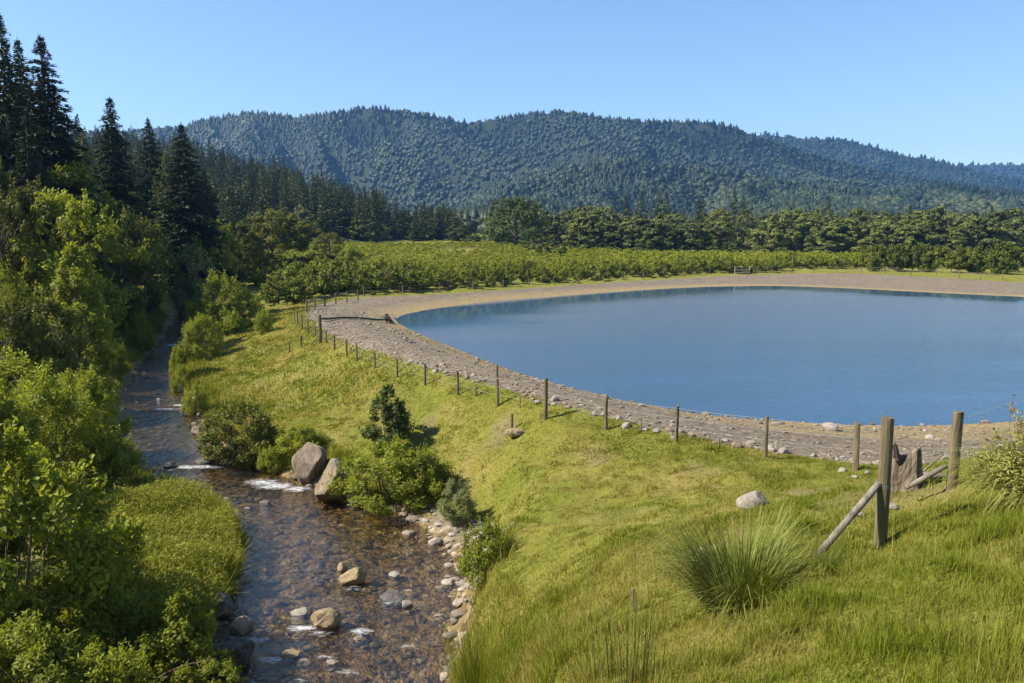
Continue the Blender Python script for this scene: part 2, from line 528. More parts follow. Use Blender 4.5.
def ground_mat():
    m, nd, lk = mat("meadow_ground")
    geo = nd.new("ShaderNodeNewGeometry")
    pos = geo.outputs["Position"]
    A = lambda k: N(nd, "ShaderNodeAttribute", attribute_name=k).outputs["Fac"]
    n1 = noise(nd, lk, .35, 6, .6, pos)
    n2 = noise(nd, lk, 5, 6, .7, pos)
    n3 = noise(nd, lk, 24, 5, .7, pos)
    mixn = math_(nd, lk, "ADD", math_(nd, lk, "MULTIPLY", n1, .5), math_(nd, lk, "MULTIPLY", n2, .5))
    g = ramp(nd, lk, mixn, [(.32, (.24, .185, .07)), (.46, (.18, .165, .03)), (.56, (.125, .14, .016)), (.7, (.085, .11, .010))])
    g = mixc(nd, lk, .55, g, ramp(nd, lk, n3, [(.3, (.45, .45, .45)), (.7, (1.45, 1.45, 1.4))]), "MULTIPLY")
    # gravel shore
    vo = nd.new("ShaderNodeTexVoronoi")
    vo.inputs["Scale"].default_value = 7
    lk.new(pos, vo.inputs["Vector"])
    sep = nd.new("ShaderNodeSeparateColor")
    lk.new(vo.outputs["Color"], sep.inputs[0])
    gr = ramp(nd, lk, sep.outputs[0], [(0, (.11, .088, .060)), (.5, (.178, .142, .098)), (.92, (.22, .18, .128)), (1, (.33, .285, .215))])
    gr = mixc(nd, lk, .6, gr, ramp(nd, lk, n3, [(.3, (.6, .6, .6)), (.7, (1.3, 1.3, 1.3))]), "MULTIPLY")
    gr = mixc(nd, lk, math_(nd, lk, "MULTIPLY", math_(nd, lk, "SUBTRACT", n1, .4), 3, True), gr, mixc(nd, lk, 1.0, gr, (.82, .78, .76), "MULTIPLY"))
    ochre = ramp(nd, lk, n2, [(.3, (.20, .15, .07)), (.7, (.34, .255, .105))])
    om = math_(nd, lk, "MULTIPLY", A("ochre"), math_(nd, lk, "MULTIPLY", math_(nd, lk, "SUBTRACT", n2, .36), 5, True), True)
    gr = mixc(nd, lk, om, gr, ochre)
    gmask = math_(nd, lk, "MULTIPLY", math_(nd, lk, "SUBTRACT", math_(nd, lk, "ADD", A("gravel"), math_(nd, lk, "MULTIPLY", math_(nd, lk, "SUBTRACT", n2, .5), .9)), .35), 6, True)
    c = mixc(nd, lk, gmask, g, gr)
    # earth patches
    em = math_(nd, lk, "MULTIPLY", A("earth"), math_(nd, lk, "ADD", .45, n2), True)
    c = mixc(nd, lk, em, c, ramp(nd, lk, n3, [(.3, (.13, .09, .05)), (.7, (.26, .195, .115))]))
    # creek bed
    vo2 = nd.new("ShaderNodeTexVoronoi")
    vo2.inputs["Scale"].default_value = 3.6
    wv = nd.new("ShaderNodeVectorMath")
    wv.operation = "ADD"
    cn = nd.new("ShaderNodeTexNoise")
    cn.inputs["Scale"].default_value = 3
    lk.new(pos, cn.inputs["Vector"])
    lk.new(pos, wv.inputs[0])
    sc = nd.new("ShaderNodeVectorMath")
    sc.operation = "SCALE"
    sc.inputs["Scale"].default_value = .35
    lk.new(cn.outputs["Color"], sc.inputs[0])
    lk.new(sc.outputs[0], wv.inputs[1])
    lk.new(wv.outputs[0], vo2.inputs["Vector"])
    s2 = nd.new("ShaderNodeSeparateColor")
    lk.new(vo2.outputs["Color"], s2.inputs[0])
    bed = ramp(nd, lk, s2.outputs[0], [(0, (.13, .092, .04)), (.5, (.29, .21, .098)), (.85, (.41, .315, .17)), (1, (.50, .43, .29))])
    bed = mixc(nd, lk, .8, bed, ramp(nd, lk, vo2.outputs["Distance"], [(.0, (1.2, 1.2, 1.2)), (.16, (1, 1, 1)), (.32, (.5, .48, .45))]), "MULTIPLY")
    bm = math_(nd, lk, "MULTIPLY", math_(nd, lk, "SUBTRACT", math_(nd, lk, "ADD", A("bed"), math_(nd, lk, "MULTIPLY", math_(nd, lk, "SUBTRACT", n2, .5), .7)), .3), 4, True)
    c = mixc(nd, lk, bm, c, bed)
    p = nd.new("ShaderNodeBsdfPrincipled")
    lk.new(c, p.inputs["Base Color"])
    p.inputs["Roughness"].default_value = .95
    p.inputs["Specular IOR Level"].default_value = .15
    b = nd.new("ShaderNodeBump")
    b.inputs["Strength"].default_value = .7
    b.inputs["Distance"].default_value = .08
    lk.new(math_(nd, lk, "ADD", n2, math_(nd, lk, "MULTIPLY", n3, .7)), b.inputs["Height"])
    lk.new(b.outputs[0], p.inputs["Normal"])
    o = nd.new("ShaderNodeOutputMaterial")
    lk.new(p.outputs[0], o.inputs[0])
    return m


def pond_mat():
    m, nd, lk = mat("pond_water")
    pos = nd.new("ShaderNodeNewGeometry").outputs["Position"]
    mp = nd.new("ShaderNodeMapping")
    mp.inputs["Scale"].default_value = (.7, 1.3, 1)
    lk.new(pos, mp.inputs[0])
    mpb = nd.new("ShaderNodeMapping")
    mpb.inputs["Scale"].default_value = (.35, 1.4, 1)
    lk.new(pos, mpb.inputs[0])
    big = noise(nd, lk, .07, 4, .6, mpb.outputs[0])
    calm = ramp(nd, lk, big, [(.38, (.5, .5, .5)), (.60, (1, 1, 1))])
    h = math_(nd, lk, "ADD", math_(nd, lk, "MULTIPLY", noise(nd, lk, 1.6, 4, .6, mp.outputs[0]), 1.0), math_(nd, lk, "MULTIPLY", noise(nd, lk, 6, 3, .6, mp.outputs[0]), .35))
    b = nd.new("ShaderNodeBump")
    lee = N(nd, "ShaderNodeAttribute", attribute_name="lee").outputs["Fac"]
    lk.new(math_(nd, lk, "MULTIPLY", math_(nd, lk, "MULTIPLY", calm, .62), math_(nd, lk, "SUBTRACT", 1.0, math_(nd, lk, "MULTIPLY", lee, .96))), b.inputs["Strength"])
    b.inputs["Distance"].default_value = .14
    lk.new(h, b.inputs["Height"])
    p = nd.new("ShaderNodeBsdfPrincipled")
    p.inputs["Base Color"].default_value = (.034, .086, .150, 1)
    p.inputs["Roughness"].default_value = .045
    p.inputs["IOR"].default_value = 1.33
    p.inputs["Specular IOR Level"].default_value = .5
    lk.new(b.outputs[0], p.inputs["Normal"])
    o = nd.new("ShaderNodeOutputMaterial")
    lk.new(p.outputs[0], o.inputs[0])
    return m


def creek_mat():
    m, nd, lk = mat("creek_water")
    pos = nd.new("ShaderNodeNewGeometry").outputs["Position"]
    at = N(nd, "ShaderNodeAttribute", attribute_name="riffle")
    n1 = noise(nd, lk, 1.5, 4, .6, pos)
    n2 = noise(nd, lk, 6, 4, .65, pos)
    mpf = nd.new("ShaderNodeMapping")
    mpf.inputs["Rotation"].default_value = (0, 0, .5)
    mpf.inputs["Scale"].default_value = (1.0, 2.6, 1)
    lk.new(pos, mpf.inputs[0])
    n3 = noise(nd, lk, 3.2, 7, .78, mpf.outputs[0])
    h = math_(nd, lk, "ADD", n1, math_(nd, lk, "MULTIPLY", n2, .5))
    b = nd.new("ShaderNodeBump")
    lk.new(math_(nd, lk, "ADD", .36, math_(nd, lk, "MULTIPLY", at.outputs["Fac"], .6), True), b.inputs["Strength"])
    b.inputs["Distance"].default_value = .24
    lk.new(h, b.inputs["Height"])
    fr = nd.new("ShaderNodeFresnel")
    fr.inputs["IOR"].default_value = 1.33
    lk.new(b.outputs[0], fr.inputs["Normal"])
    gl = nd.new("ShaderNodeBsdfGlossy")
    gl.inputs["Roughness"].default_value = .05
    lk.new(b.outputs[0], gl.inputs["Normal"])
    tr = nd.new("ShaderNodeBsdfTransparent")
    tr.inputs["Color"].default_value = (.93, .82, .60, 1)
    mx = nd.new("ShaderNodeMixShader")
    lk.new(math_(nd, lk, "MULTIPLY", fr.outputs[0], 2.1, True), mx.inputs[0])
    lk.new(tr.outputs[0], mx.inputs[1])
    lk.new(gl.outputs[0], mx.inputs[2])
    foam = nd.new("ShaderNodeBsdfDiffuse")
    foam.inputs["Color"].default_value = (.75, .77, .78, 1)
    fm = math_(nd, lk, "MULTIPLY", math_(nd, lk, "SUBTRACT", math_(nd, lk, "MULTIPLY", at.outputs["Fac"], n3), .36), 5, True)
    mx2 = nd.new("ShaderNodeMixShader")
    lk.new(math_(nd, lk, "MULTIPLY", fm, .6), mx2.inputs[0])
    lk.new(mx.outputs[0], mx2.inputs[1])
    lk.new(foam.outputs[0], mx2.inputs[2])
    o = nd.new("ShaderNodeOutputMaterial")
    lk.new(mx2.outputs[0], o.inputs[0])
    return m


M["ground"], M["pond"], M["creek"] = ground_mat(), pond_mat(), creek_mat()
M["hill"] = rough_mat("forest_floor", [(.3, (.012, .02, .01)), (.7, (.03, .036, .016))], .05, 6, .3, .95, obj_coord=False)


# ------------------------------------------------------------------ object helpers
def obj(name, me, parent=None, loc=(0, 0, 0), rz=0, sc=1):
    o = bpy.data.objects.new(name, me)
    COL.objects.link(o)
    if parent is not None:
        o.parent = parent
    o.location = loc
    o.rotation_euler = (0, 0, rz)
    o.scale = (sc, sc, sc) if isinstance(sc, (int, float)) else sc
    return o


def tag(o, label, cat, group=None, kind=None):
    if label:
        o["label"] = label
    if cat:
        o["category"] = cat
    if group:
        o["group"] = group
    if kind:
        o["kind"] = kind
    return o


def copy_tree(o, parent=None):
    c = o.copy()
    COL.objects.link(c)
    if parent is not None:
        c.parent = parent
    for ch in list(o.children):
        copy_tree(ch, c)
    return c


class Proto:
    """one kind of plant: the first place() builds it, later ones copy it with its parts"""
    def __init__(s, name, parts, height, radius):
        s.name, s.parts, s.h, s.r, s.first = name, parts, height, radius, None

    def place(s, loc, label, cat, group=None, hgt=None, wid=None, rz=None, flat=False):
        hs = (hgt / s.h) if hgt else 1
        ws = (wid / (2 * s.r)) if wid else hs
        rz = random.uniform(0, 6.28) if rz is None else rz
        if flat:
            o = obj(s.name, s.parts[-1][1])
        elif s.first is None:
            o = obj(s.name, None)
            for pn, me in s.parts:
                obj(pn, me, o)
            s.first = o
        else:
            o = copy_tree(s.first)
            for k in ("label", "category", "group", "kind"):
                if k in o:
                    del o[k]
        o.location, o.rotation_euler, o.scale = loc, (0, 0, rz), (ws, ws, hs)
        return tag(o, label, cat, group)


# ------------------------------------------------------------------ plants
def broadleaf(seed, h, r, leafm, nclump, nleaf, L, W, base=.25, shape="round", clump=.26, shoots=0, trunk=.03, stems=1, upl=.5, name="tree"):
    rng = np.random.default_rng(seed)
    bt, bl = Build(), Build()
    ph = rng.uniform(0, 6.28, 4)
    cs = []
    while len(cs) < nclump:
        a = rng.uniform(0, 2 * np.pi)
        t = rng.uniform(0, 1)
        if shape == "round":
            prof = math.sqrt(max(0, 1 - (2 * t - 1) ** 2)) * (.95 + .12 * (1 - t))
        elif shape == "dome":
            prof = math.sqrt(max(0, 1 - t ** 2.2)) * (.82 + .18 * min(1, t * 5))
        elif shape == "cone":
            prof = (1 - t) ** .75 * min(1, .45 + t * 3.5)
        else:
            prof = (.5 + .5 * t) * math.sqrt(max(0, 1 - t ** 4))
        wob = 1 + .22 * math.sin(2 * a + ph[0]) * math.sin(3 * t + ph[1]) + .14 * math.sin(5 * a + ph[2] + 4 * t)
        rr = r * prof * wob * rng.uniform(.25, 1) ** .45
        cs.append((rr * math.cos(a), rr * math.sin(a), h * (base + (1 - base) * (.04 + .93 * t)), t))
    cs = np.array(cs)
    cr = r * clump * rng.uniform(.6, 1.25, nclump) * (1 - .35 * cs[:, 3])
    ctr = np.array([0, 0, h * (base + (1 - base) * .4)])
    ctint = rng.uniform(-.22, .22, nclump)
    for i in range(nclump):
        n = max(6, int(nleaf * (cr[i] / (r * clump)) ** 2 * rng.uniform(.7, 1.3)))
        d = unit(n, rng)
        p = cs[i, :3] + d * cr[i] * (rng.uniform(.2, 1, n) ** .5)[:, None] * np.array([1.1, 1.1, .78])
        out = cs[i, :3] - ctr
        out = out / (np.linalg.norm(out) + 1e-6)
        nr = d * .7 + out * .5 + np.array([0, 0, upl]) + rng.normal(size=(n, 3)) * .45
        bl.add(*leaf_quads(p, nr, L, W, rng, np.clip(.5 + ctint[i] + rng.normal(0, .16, n) + .12 * d[:, 2], 0, 1))[:2], c=None)
        bl.c[-1] = np.repeat(np.clip(.5 + ctint[i] + rng.normal(0, .16, n), 0, 1), 4)
        for _ in range(shoots):
            k = rng.integers(5, 11)
            dr = out * rng.uniform(.3, .9) + np.array([0, 0, rng.uniform(.3, 1.1)]) + rng.normal(size=3) * .3
            dr /= np.linalg.norm(dr)
            ln = cr[i] * rng.uniform(.9, 1.9)
            tt = np.linspace(.3, 1, k)[:, None]
            q = cs[i, :3] + dr * ln * tt + rng.normal(size=(k, 3)) * L * .25
            v, qq, _c = leaf_quads(q, rng.normal(size=(k, 3)) + np.array([0, 0, .8]), L * 1.05, W, rng, np.full(k, .6), dirs=dr + rng.normal(size=(k, 3)) * .6)
            bl.add(v, qq, None, np.repeat(np.clip(.62 + ctint[i] + rng.normal(0, .1, k), 0, 1), 4))
    # trunk or stems and limbs
    tops = []
    for s in range(stems):
        a = rng.uniform(0, 6.28)
        lean = (0 if stems == 1 else r * .45) * rng.uniform(.4, 1)
        top = np.array([lean * math.cos(a), lean * math.sin(a), h * (.82 if stems == 1 else rng.uniform(.55, .85))])
        foot = np.array([math.cos(a), math.sin(a), 0]) * (0 if stems == 1 else .06 * r)
        foot[2] = -.25
        ts = np.linspace(0, 1, 7)[:, None]
        path = foot + (top - foot) * ts + np.array([math.cos(a + 1), math.sin(a + 1), 0]) * np.sin(ts * 3.1) * h * .025
        rr0 = h * trunk / (1 if stems == 1 else 2.2)
        tube(bt, path, np.linspace(rr0, rr0 * .2, 7), 7)
        tops.append((path, rr0))
    for i in rng.permutation(nclump)[:min(nclump, 26)]:
        path, rr0 = tops[rng.integers(0, len(tops))]
        tz = np.clip((cs[i, 2] * rng.uniform(.45, .8)) / path[-1, 2], .1, .95)
        j = int(tz * 6)
        st = path[j] + (path[min(j + 1, 6)] - path[j]) * (tz * 6 - j)
        e = cs[i, :3]
        ts = np.linspace(0, 1, 5)[:, None]
        pth = st + (e - st) * ts + np.array([0, 0, 1]) * (np.sin(ts * 3.14) * .06 * h)
        tube(bt, pth, np.linspace(rr0 * .42 * (1 - tz * .6), rr0 * .08, 5), 5)
    return Proto(name, [("trunk" if stems == 1 else "stems", bt.mesh("trunk", M["bark"], True)), ("crown", bl.mesh("crown", leafm))], h, r)


def conifer(seed, h, r, needm, step=.55, per=7, sp=7, L=.9, W=.36, base=.08, name="conifer", droop=.25, gaps=.12):
    rng = np.random.default_rng(seed)
    bt, bl = Build(), Build()
    tube(bt, [(0, 0, -.4), (0, 0, h * .3), (.05, 0, h * .65), (0, 0, h * .985)], [h * .017, h * .012, h * .007, h * .0015], 8)
    z = h * base
    while z < h * .99:
        t = (z / h - base) / (1 - base)
        ln = r * (1 - t) ** .78 * min(1, .55 + t * 3) + .05
        k = max(3, int(per * (.6 + .5 * (1 - t))))
        a0 = rng.uniform(0, 6.28)
        for i in range(k):
            if rng.random() < gaps:
                continue
            a = a0 + i * 2 * np.pi / k + rng.normal(0, .22)
            l = ln * rng.uniform(.6, 1.2)
            rise = rng.uniform(-.05, .25) * (.4 + t)
            dr = np.array([math.cos(a), math.sin(a), 0])
            sd = np.array([-math.sin(a), math.cos(a), 0])
            n = max(3, int(sp * l / r * 1.3) + 2)
            tt = np.sort(rng.uniform(.15, 1, n))
            p = dr * (l * tt)[:, None]
            p[:, 2] = z + rise * l * tt - droop * l * tt ** 2 + rng.normal(0, .06, n)
            side = rng.choice([-1, 1], n)
            wd = (rng.uniform(.0, .30, n) * l * (1 - tt * .6) * side)[:, None]
            p = p + sd * wd
            dirs = dr * .8 + sd * (side * rng.uniform(.2, 1., n))[:, None] + np.array([0, 0, -.25])
            nr = np.array([0, 0, 1.]) + rng.normal(size=(n, 3)) * .35
            tn = np.clip(.35 + .4 * tt + rng.normal(0, .15, n), 0, 1)
            sz = .38 + .62 * (1 - t)
            v, q, c = leaf_quads(p, nr, L * sz, W * sz, rng, tn, dirs)
            bl.add(v, q, None, c)
            # hanging sprays give the branch its thickness
            nr2 = sd + rng.normal(size=(n, 3)) * .5
            v, q, c = leaf_quads(p - np.array([0, 0, W * .35]), nr2, L * .8 * sz, W * .8 * sz, rng, tn * .8, dirs)
            bl.add(v, q, None, c)
            if l > .9 and rng.random() < .5:
                tube(bt, [(0, 0, z), tuple(p[n // 2] * .9 + np.array([0, 0, z]) * .1), tuple(p[-1])], [h * .0028, h * .002, .01], 4, cap=False)
        z += step * rng.uniform(.75, 1.25) * (.5 + .5 * (1 - t) + .1)
    v, q, c = leaf_quads(np.array([[0, 0, h * .985]] * 3), rng.normal(size=(3, 3)) * np.array([1, 1, .1]), L * .9, W * .5, rng, np.full(3, .5), np.array([[0, 0, 1.]] * 3))
    bl.add(v, q, None, c)
    return Proto(name, [("trunk", bt.mesh("trunk", M["bark"], True)), ("crown", bl.mesh("crown", needm))], h, r)


PR = {}
PR["willow"] = [broadleaf(s, 3.2, 1.9, M["leaf_bright"], 95, 190, .15, .058, .03, "dome", .23, 5, .02, 6, name="willow_shrub") for s in (1, 2)]
PR["bush"] = [broadleaf(s, 2.0, 1.5, M["leaf_bright"], 75, 190, .115, .06, .02, "dome", .25, 3, .02, 6, name="bush") for s in (3, 4)]
PR["yellow"] = [broadleaf(14, 1.3, 1.0, M["leaf_yellow"], 90, 210, .075, .026, .0, "dome", .25, 6, .02, 6, name="shrub")]
PR["darkbush"] = [broadleaf(s, 2.6, 1.5, M["leaf_olive"], 80, 220, .12, .07, .03, "round", .25, 3, .02, 5, name="bush") for s in (5, 6)]
PR["bigleaf"] = [broadleaf(s, 4.2, 2.6, M["leaf_olive"], 105, 230, .16, .095, .02, "dome", .21, 4, .018, 6, name="shrub") for s in (7, 17)]
PR["fore"] = [broadleaf(15, 4.8, 3.0, M["leaf_bright"], 120, 170, .19, .115, .0, "dome", .20, 5, .016, 7, name="shrub")]
PR["suntree"] = [broadleaf(16, 11, 4.6, M["leaf_bright"], 95, 260, .32, .19, .03, "round", .21, 5, .018, 1, name="broadleaf_tree")]
PR["pale"] = [broadleaf(s, 4, 1.8, M["leaf_pale"], 70, 200, .16, .08, .05, "round", .26, 3, .02, 4, name="pale_tree") for s in (8,)]
PR["sapling"] = [broadleaf(s, 2.2, .75, M["leaf_dark"], 44, 230, .10, .06, .02, "dome", .36, 6, .02, 2, name="sapling") for s in (9,)]
PR["shoot"] = [broadleaf(s, 2.4, 1.3, M["leaf_bright"], 60, 130, .15, .065, .03, "cone", .24, 8, .02, 5, name="sapling") for s in (10,)]
PR["feather"] = [broadleaf(s, 8.5, 2.9, M["leaf_bright"], 120, 220, .23, .10, .03, "cone", .18, 7, .016, 1, name="feathery_tree") for s in (11,)]
PR["tree"] = [broadleaf(s, 12, 4.8, M["leaf_olive"], 100, 280, .33, .20, .04, "round", .22, 4, .018, 1, name="broadleaf_tree") for s in (12, 13)]
PR["conifer"] = [conifer(s, 28, 5.0, M["needle"], .52, 10, 24, 1.05, .40, gaps=.08) for s in (20, 21)]
PR["olive_conifer"] = [conifer(22, 18, 4.6, M["needle_olive"], .5, 8, 9, .9, .36, droop=.1)]
PR["hill_conifer"] = [conifer(s, 18, 3.3, M["far_needle"], .9, 7, 5, 1.5, .7, .04, gaps=.05) for s in (23, 24, 25)]
PR["wood"] = [broadleaf(s, 12, 4.4, M["far_leaf"], 60, 190, .56, .40, .0, sh, .24, 0, .02, 1, .12, name="broadleaf_tree") for s, sh in ((30, "round"), (31, "round"), (32, "dome"), (33, "round"))]
PR["orchard"] = [broadleaf(s, 2.7, 1.35, M["orchard_leaf"], 26, 80, .25, .17, .10, "round", .32, 2, .022, 1, name="orchard_tree") for s in (40, 41, 42)]
PR["orchard_light"] = [broadleaf(s, 2.7, 1.35, M["canopy"], 26, 80, .25, .17, .10, "round", .32, 2, .022, 1, name="orchard_tree") for s in (45, 46)]
PR["hedge"] = [broadleaf(s, 4, 2.2, M["leaf_hedge"], 45, 140, .30, .19, .04, "round", .28, 3, .022, 1, name="round_tree") for s in (43, 44)]
PR["dome"] = [broadleaf(50, 15, 8.8, M["leaf_dark"], 110, 150, .62, .4, .0, "dome", .2, 0, .02, 1, .6, name="broadleaf_tree")]


def pick(k):
    return random.choice(PR[k])


# ------------------------------------------------------------------ ground
def axis(a, b, s, lo, hi, g=1.16):
    c = list(np.arange(a, b + 1e-6, s))
    st = s
    x = c[-1]
    while x < hi:
        st *= g
        x += st
        c.append(x)
    st = s
    x = c[0]
    pre = []
    while x > lo:
        st *= g
        x -= st
        pre.append(x)
    return np.array(pre[::-1] + c)


gx = np.concatenate([axis(-26, 22, .22, -60, 40, 1.0)[0:0], np.arange(-64, -26, .6), np.arange(-26, 22, .22), np.arange(22, 92, .6)])
gx = np.concatenate([-64 - np.cumsum(.6 * 1.09 ** np.arange(1, 78))[::-1], gx, 92 + np.cumsum(.6 * 1.09 ** np.arange(1, 78))])
gy = np.concatenate([np.arange(3, 50, .22), np.arange(50, 150, .42)])
gy = np.concatenate([3 - np.cumsum(.4 * 1.2 ** np.arange(1, 28))[::-1], gy, 150 + np.cumsum(.5 * 1.07 ** np.arange(1, 100))])
X, Y = np.meshgrid(gx, gy)
Z, gm, ed, dcr = terrain(X.ravel(), Y.ravel(), True)
nx, ny = len(gx), len(gy)
idx = np.arange(nx * ny).reshape(ny, nx)
quads = np.stack([idx[:-1, :-1], idx[:-1, 1:], idx[1:, 1:], idx[1:, :-1]], -1).reshape(-1, 4)
xf, yf = X.ravel(), Y.ravel()
grav = sstep(-.3, .6, gm)
ochre = np.clip(sstep(4.6, 1.0, ed) + .8 * sstep(1.2, 0, np.abs(ed - 3.4 - 1.2 * vnoise(xf * .2, yf * .2, 77))) * (yf < 70), 0, 1) * (ed > -.3)
bed = sstep(.75, .1, dcr)
barx, bary = on_z(452, 545, ZC)[:2]
bed = np.maximum(bed, 0)
earth = sstep(.66, .76, fbm(xf * .35, yf * .35, 91, 4)) * .25
for a, b, rr in [(500, 430, 1.0), (700, 470, .6), (880, 500, 1.6), (740, 540, .8), (430, 420, .7), (800, 490, 1.2), (930, 480, 1.0), (395, 410, .8), (600, 455, .8)]:
    q = ground_at(a, b)
    earth = np.maximum(earth, .6 * sstep(rr, rr * .3, np.hypot(xf - q[0], (yf - q[1]) * .8) + (fbm(xf * 2, yf * 2, 5, 3) - .5) * 1.6))
far_bare = sstep(.55, .7, fbm(xf * .03, yf * .05, 15, 3)) * ((yf > 215) & (yf < 262) & (xf > 10))
earth = np.maximum(earth * (yf < 100) * sstep(11, 14, yf), far_bare * .8)
bar = sstep(2.1, .9, np.hypot((xf - barx - .4) * 1.0, (yf - bary) * .46)) * sstep(1.7, .9, dcr)
me = mesh_from("ground", np.stack([xf, yf, Z], 1), quads, None, None, True, [M["ground"]],
               {"gravel": np.maximum(grav, bar), "ochre": ochre, "bed": bed, "earth": earth})
tag(obj("ground", me), None, None, None, "structure")

# ------------------------------------------------------------------ water
px_, py_ = np.meshgrid(np.arange(-16, 86, 1.2), np.arange(28, 140, 1.2))
pi_ = inside(px_, py_, pond)
pd_, _ = seg_dist(px_.ravel(), py_.ravel(), pond, True)
pd_ = pd_.reshape(px_.shape)
keep = pi_ | (pd_ < 1.3)
ii = np.arange(px_.size).reshape(px_.shape)
kq = keep[:-1, :-1] & keep[:-1, 1:] & keep[1:, 1:] & keep[1:, :-1]
pq = np.stack([ii[:-1, :-1], ii[:-1, 1:], ii[1:, 1:], ii[1:, :-1]], -1)[kq]
un, inv = np.unique(pq, return_inverse=True)
far_bank = pond[48:]
fd_, _ = seg_dist(px_.ravel(), py_.ravel(), far_bank)
lee = sstep(22, 5, fd_)
me = mesh_from("pond_water", np.stack([px_.ravel(), py_.ravel(), np.zeros(px_.size)], 1)[un], inv.reshape(-1, 4), None, None, True, [M["pond"]], {"lee": lee[un]})
tag(obj("pond_water", me), None, None, None, "structure")

cl = catmull(creek[::2], 16)
tg = np.gradient(cl[:, :2], axis=0)
tg /= np.linalg.norm(tg, axis=1, keepdims=True)
nrm = np.stack([-tg[:, 1], tg[:, 0]], 1)
K = 33
ws = np.linspace(-1, 1, K)
v = np.stack([np.concatenate([cl[:, :2] + nrm * ((cl[:, 2] + 1.0) * w)[:, None], np.full((len(cl), 1), ZC)], 1) for w in ws], 1)
vi = np.arange(len(cl) * K).reshape(len(cl), K)
qd = np.stack([vi[:-1, :-1], vi[:-1, 1:], vi[1:, 1:], vi[1:, :-1]], -1).reshape(-1, 4)
vf = v.reshape(-1, 3)
rif = np.zeros(len(vf))
for a, b, rx, ry in [(190, 467, 2.6, .5), (230, 462, 1.2, .5), (275, 486, 1.5, .8), (297, 489, 1.0, .6), (262, 482, 1.3, .7), (165, 409, 1.6, .6), (178, 405, .9, .5), (302, 628, .7, .35), (362, 631, .6, .3), (255, 640, .7, .3), (270, 660, .8, .3), (172, 345, 1, 2)]:
    q = on_z(a, b, ZC)
    rif = np.maximum(rif, np.exp(-(((vf[:, 0] - q[0]) / rx) ** 2 + ((vf[:, 1] - q[1]) / ry) ** 2)))
for a, b, w_ in [(353, 584, .6), (323, 627, .6), (406, 607, .3), (214, 622, .6), (240, 632, .5), (232, 668, .6), (392, 598, .5), (300, 612, .4), (290, 655, .4), (412, 640, .5), (330, 650, .5), (350, 665, .6), (300, 672, .6), (205, 463, .7), (170, 468, .6), (185, 410, .6)]:
    q = on_z(a, b, ZC)
    rif = np.maximum(rif, .82 * np.exp(-(((vf[:, 0] - q[0]) / (w_ * 1.3)) ** 2 + ((vf[:, 1] - q[1] + .3) / (w_ * .7)) ** 2)))
me = mesh_from("creek_water", vf, qd[:, ::-1], None, None, True, [M["creek"]], {"riffle": rif})
me.update()
tag(obj("creek_water", me), None, None, None, "structure")


# ------------------------------------------------------------------ rocks
def ico(sub):
    bm = bmesh.new()
    bmesh.ops.create_icosphere(bm, subdivisions=sub, radius=1)
    v = np.array([x.co[:] for x in bm.verts])
    f = np.array([[x.index for x in fc.verts] for fc in bm.faces])
    bm.free()
    return v, f


def rock_shape(seed, sub=3, planes=11, flat=.75, soft=14, rough=.05):
    rng = np.random.default_rng(seed)
    v, f = ico(sub)
    n = unit(planes, rng)
    d = rng.uniform(.62, .95, planes)
    dt = v @ n.T
    rr = np.where(dt > .05, d[None, :] / np.maximum(dt, .05), 9)
    rr = np.minimum(rr, 1.1)
    r = -np.log(np.exp(-soft * rr).sum(1) / 1.0) / soft
    r = np.maximum(r, .35)
    q = v * r[:, None]
    k = 3.1
    q = q * (1 + rough * 1.6 * (fbm(q[:, 0] * k + q[:, 2] * 2.3 + 9, q[:, 1] * k - q[:, 2] * 1.7 + seed, seed, 4) - .5)[:, None] * 2)
    q[:, 2] *= flat
    return q, f


def rock_mesh(name, seed, mt, **k):
    q, f = rock_shape(seed, **k)
    return mesh_from(name, q, None, f, None, False, [mt])


def put_rock(name, seed, mt, base, size, label, cat="rock", group=None, rz=None, sink=.3, **k):
    me = rock_mesh(name, seed, mt, **k)
    o = obj(name, me, None, (base[0], base[1], base[2] + size[2] * (.5 - sink)), random.uniform(0, 6) if rz is None else rz, (size[0] / 2, size[1] / 2, size[2] / 1.5))
    return tag(o, label, cat, group)


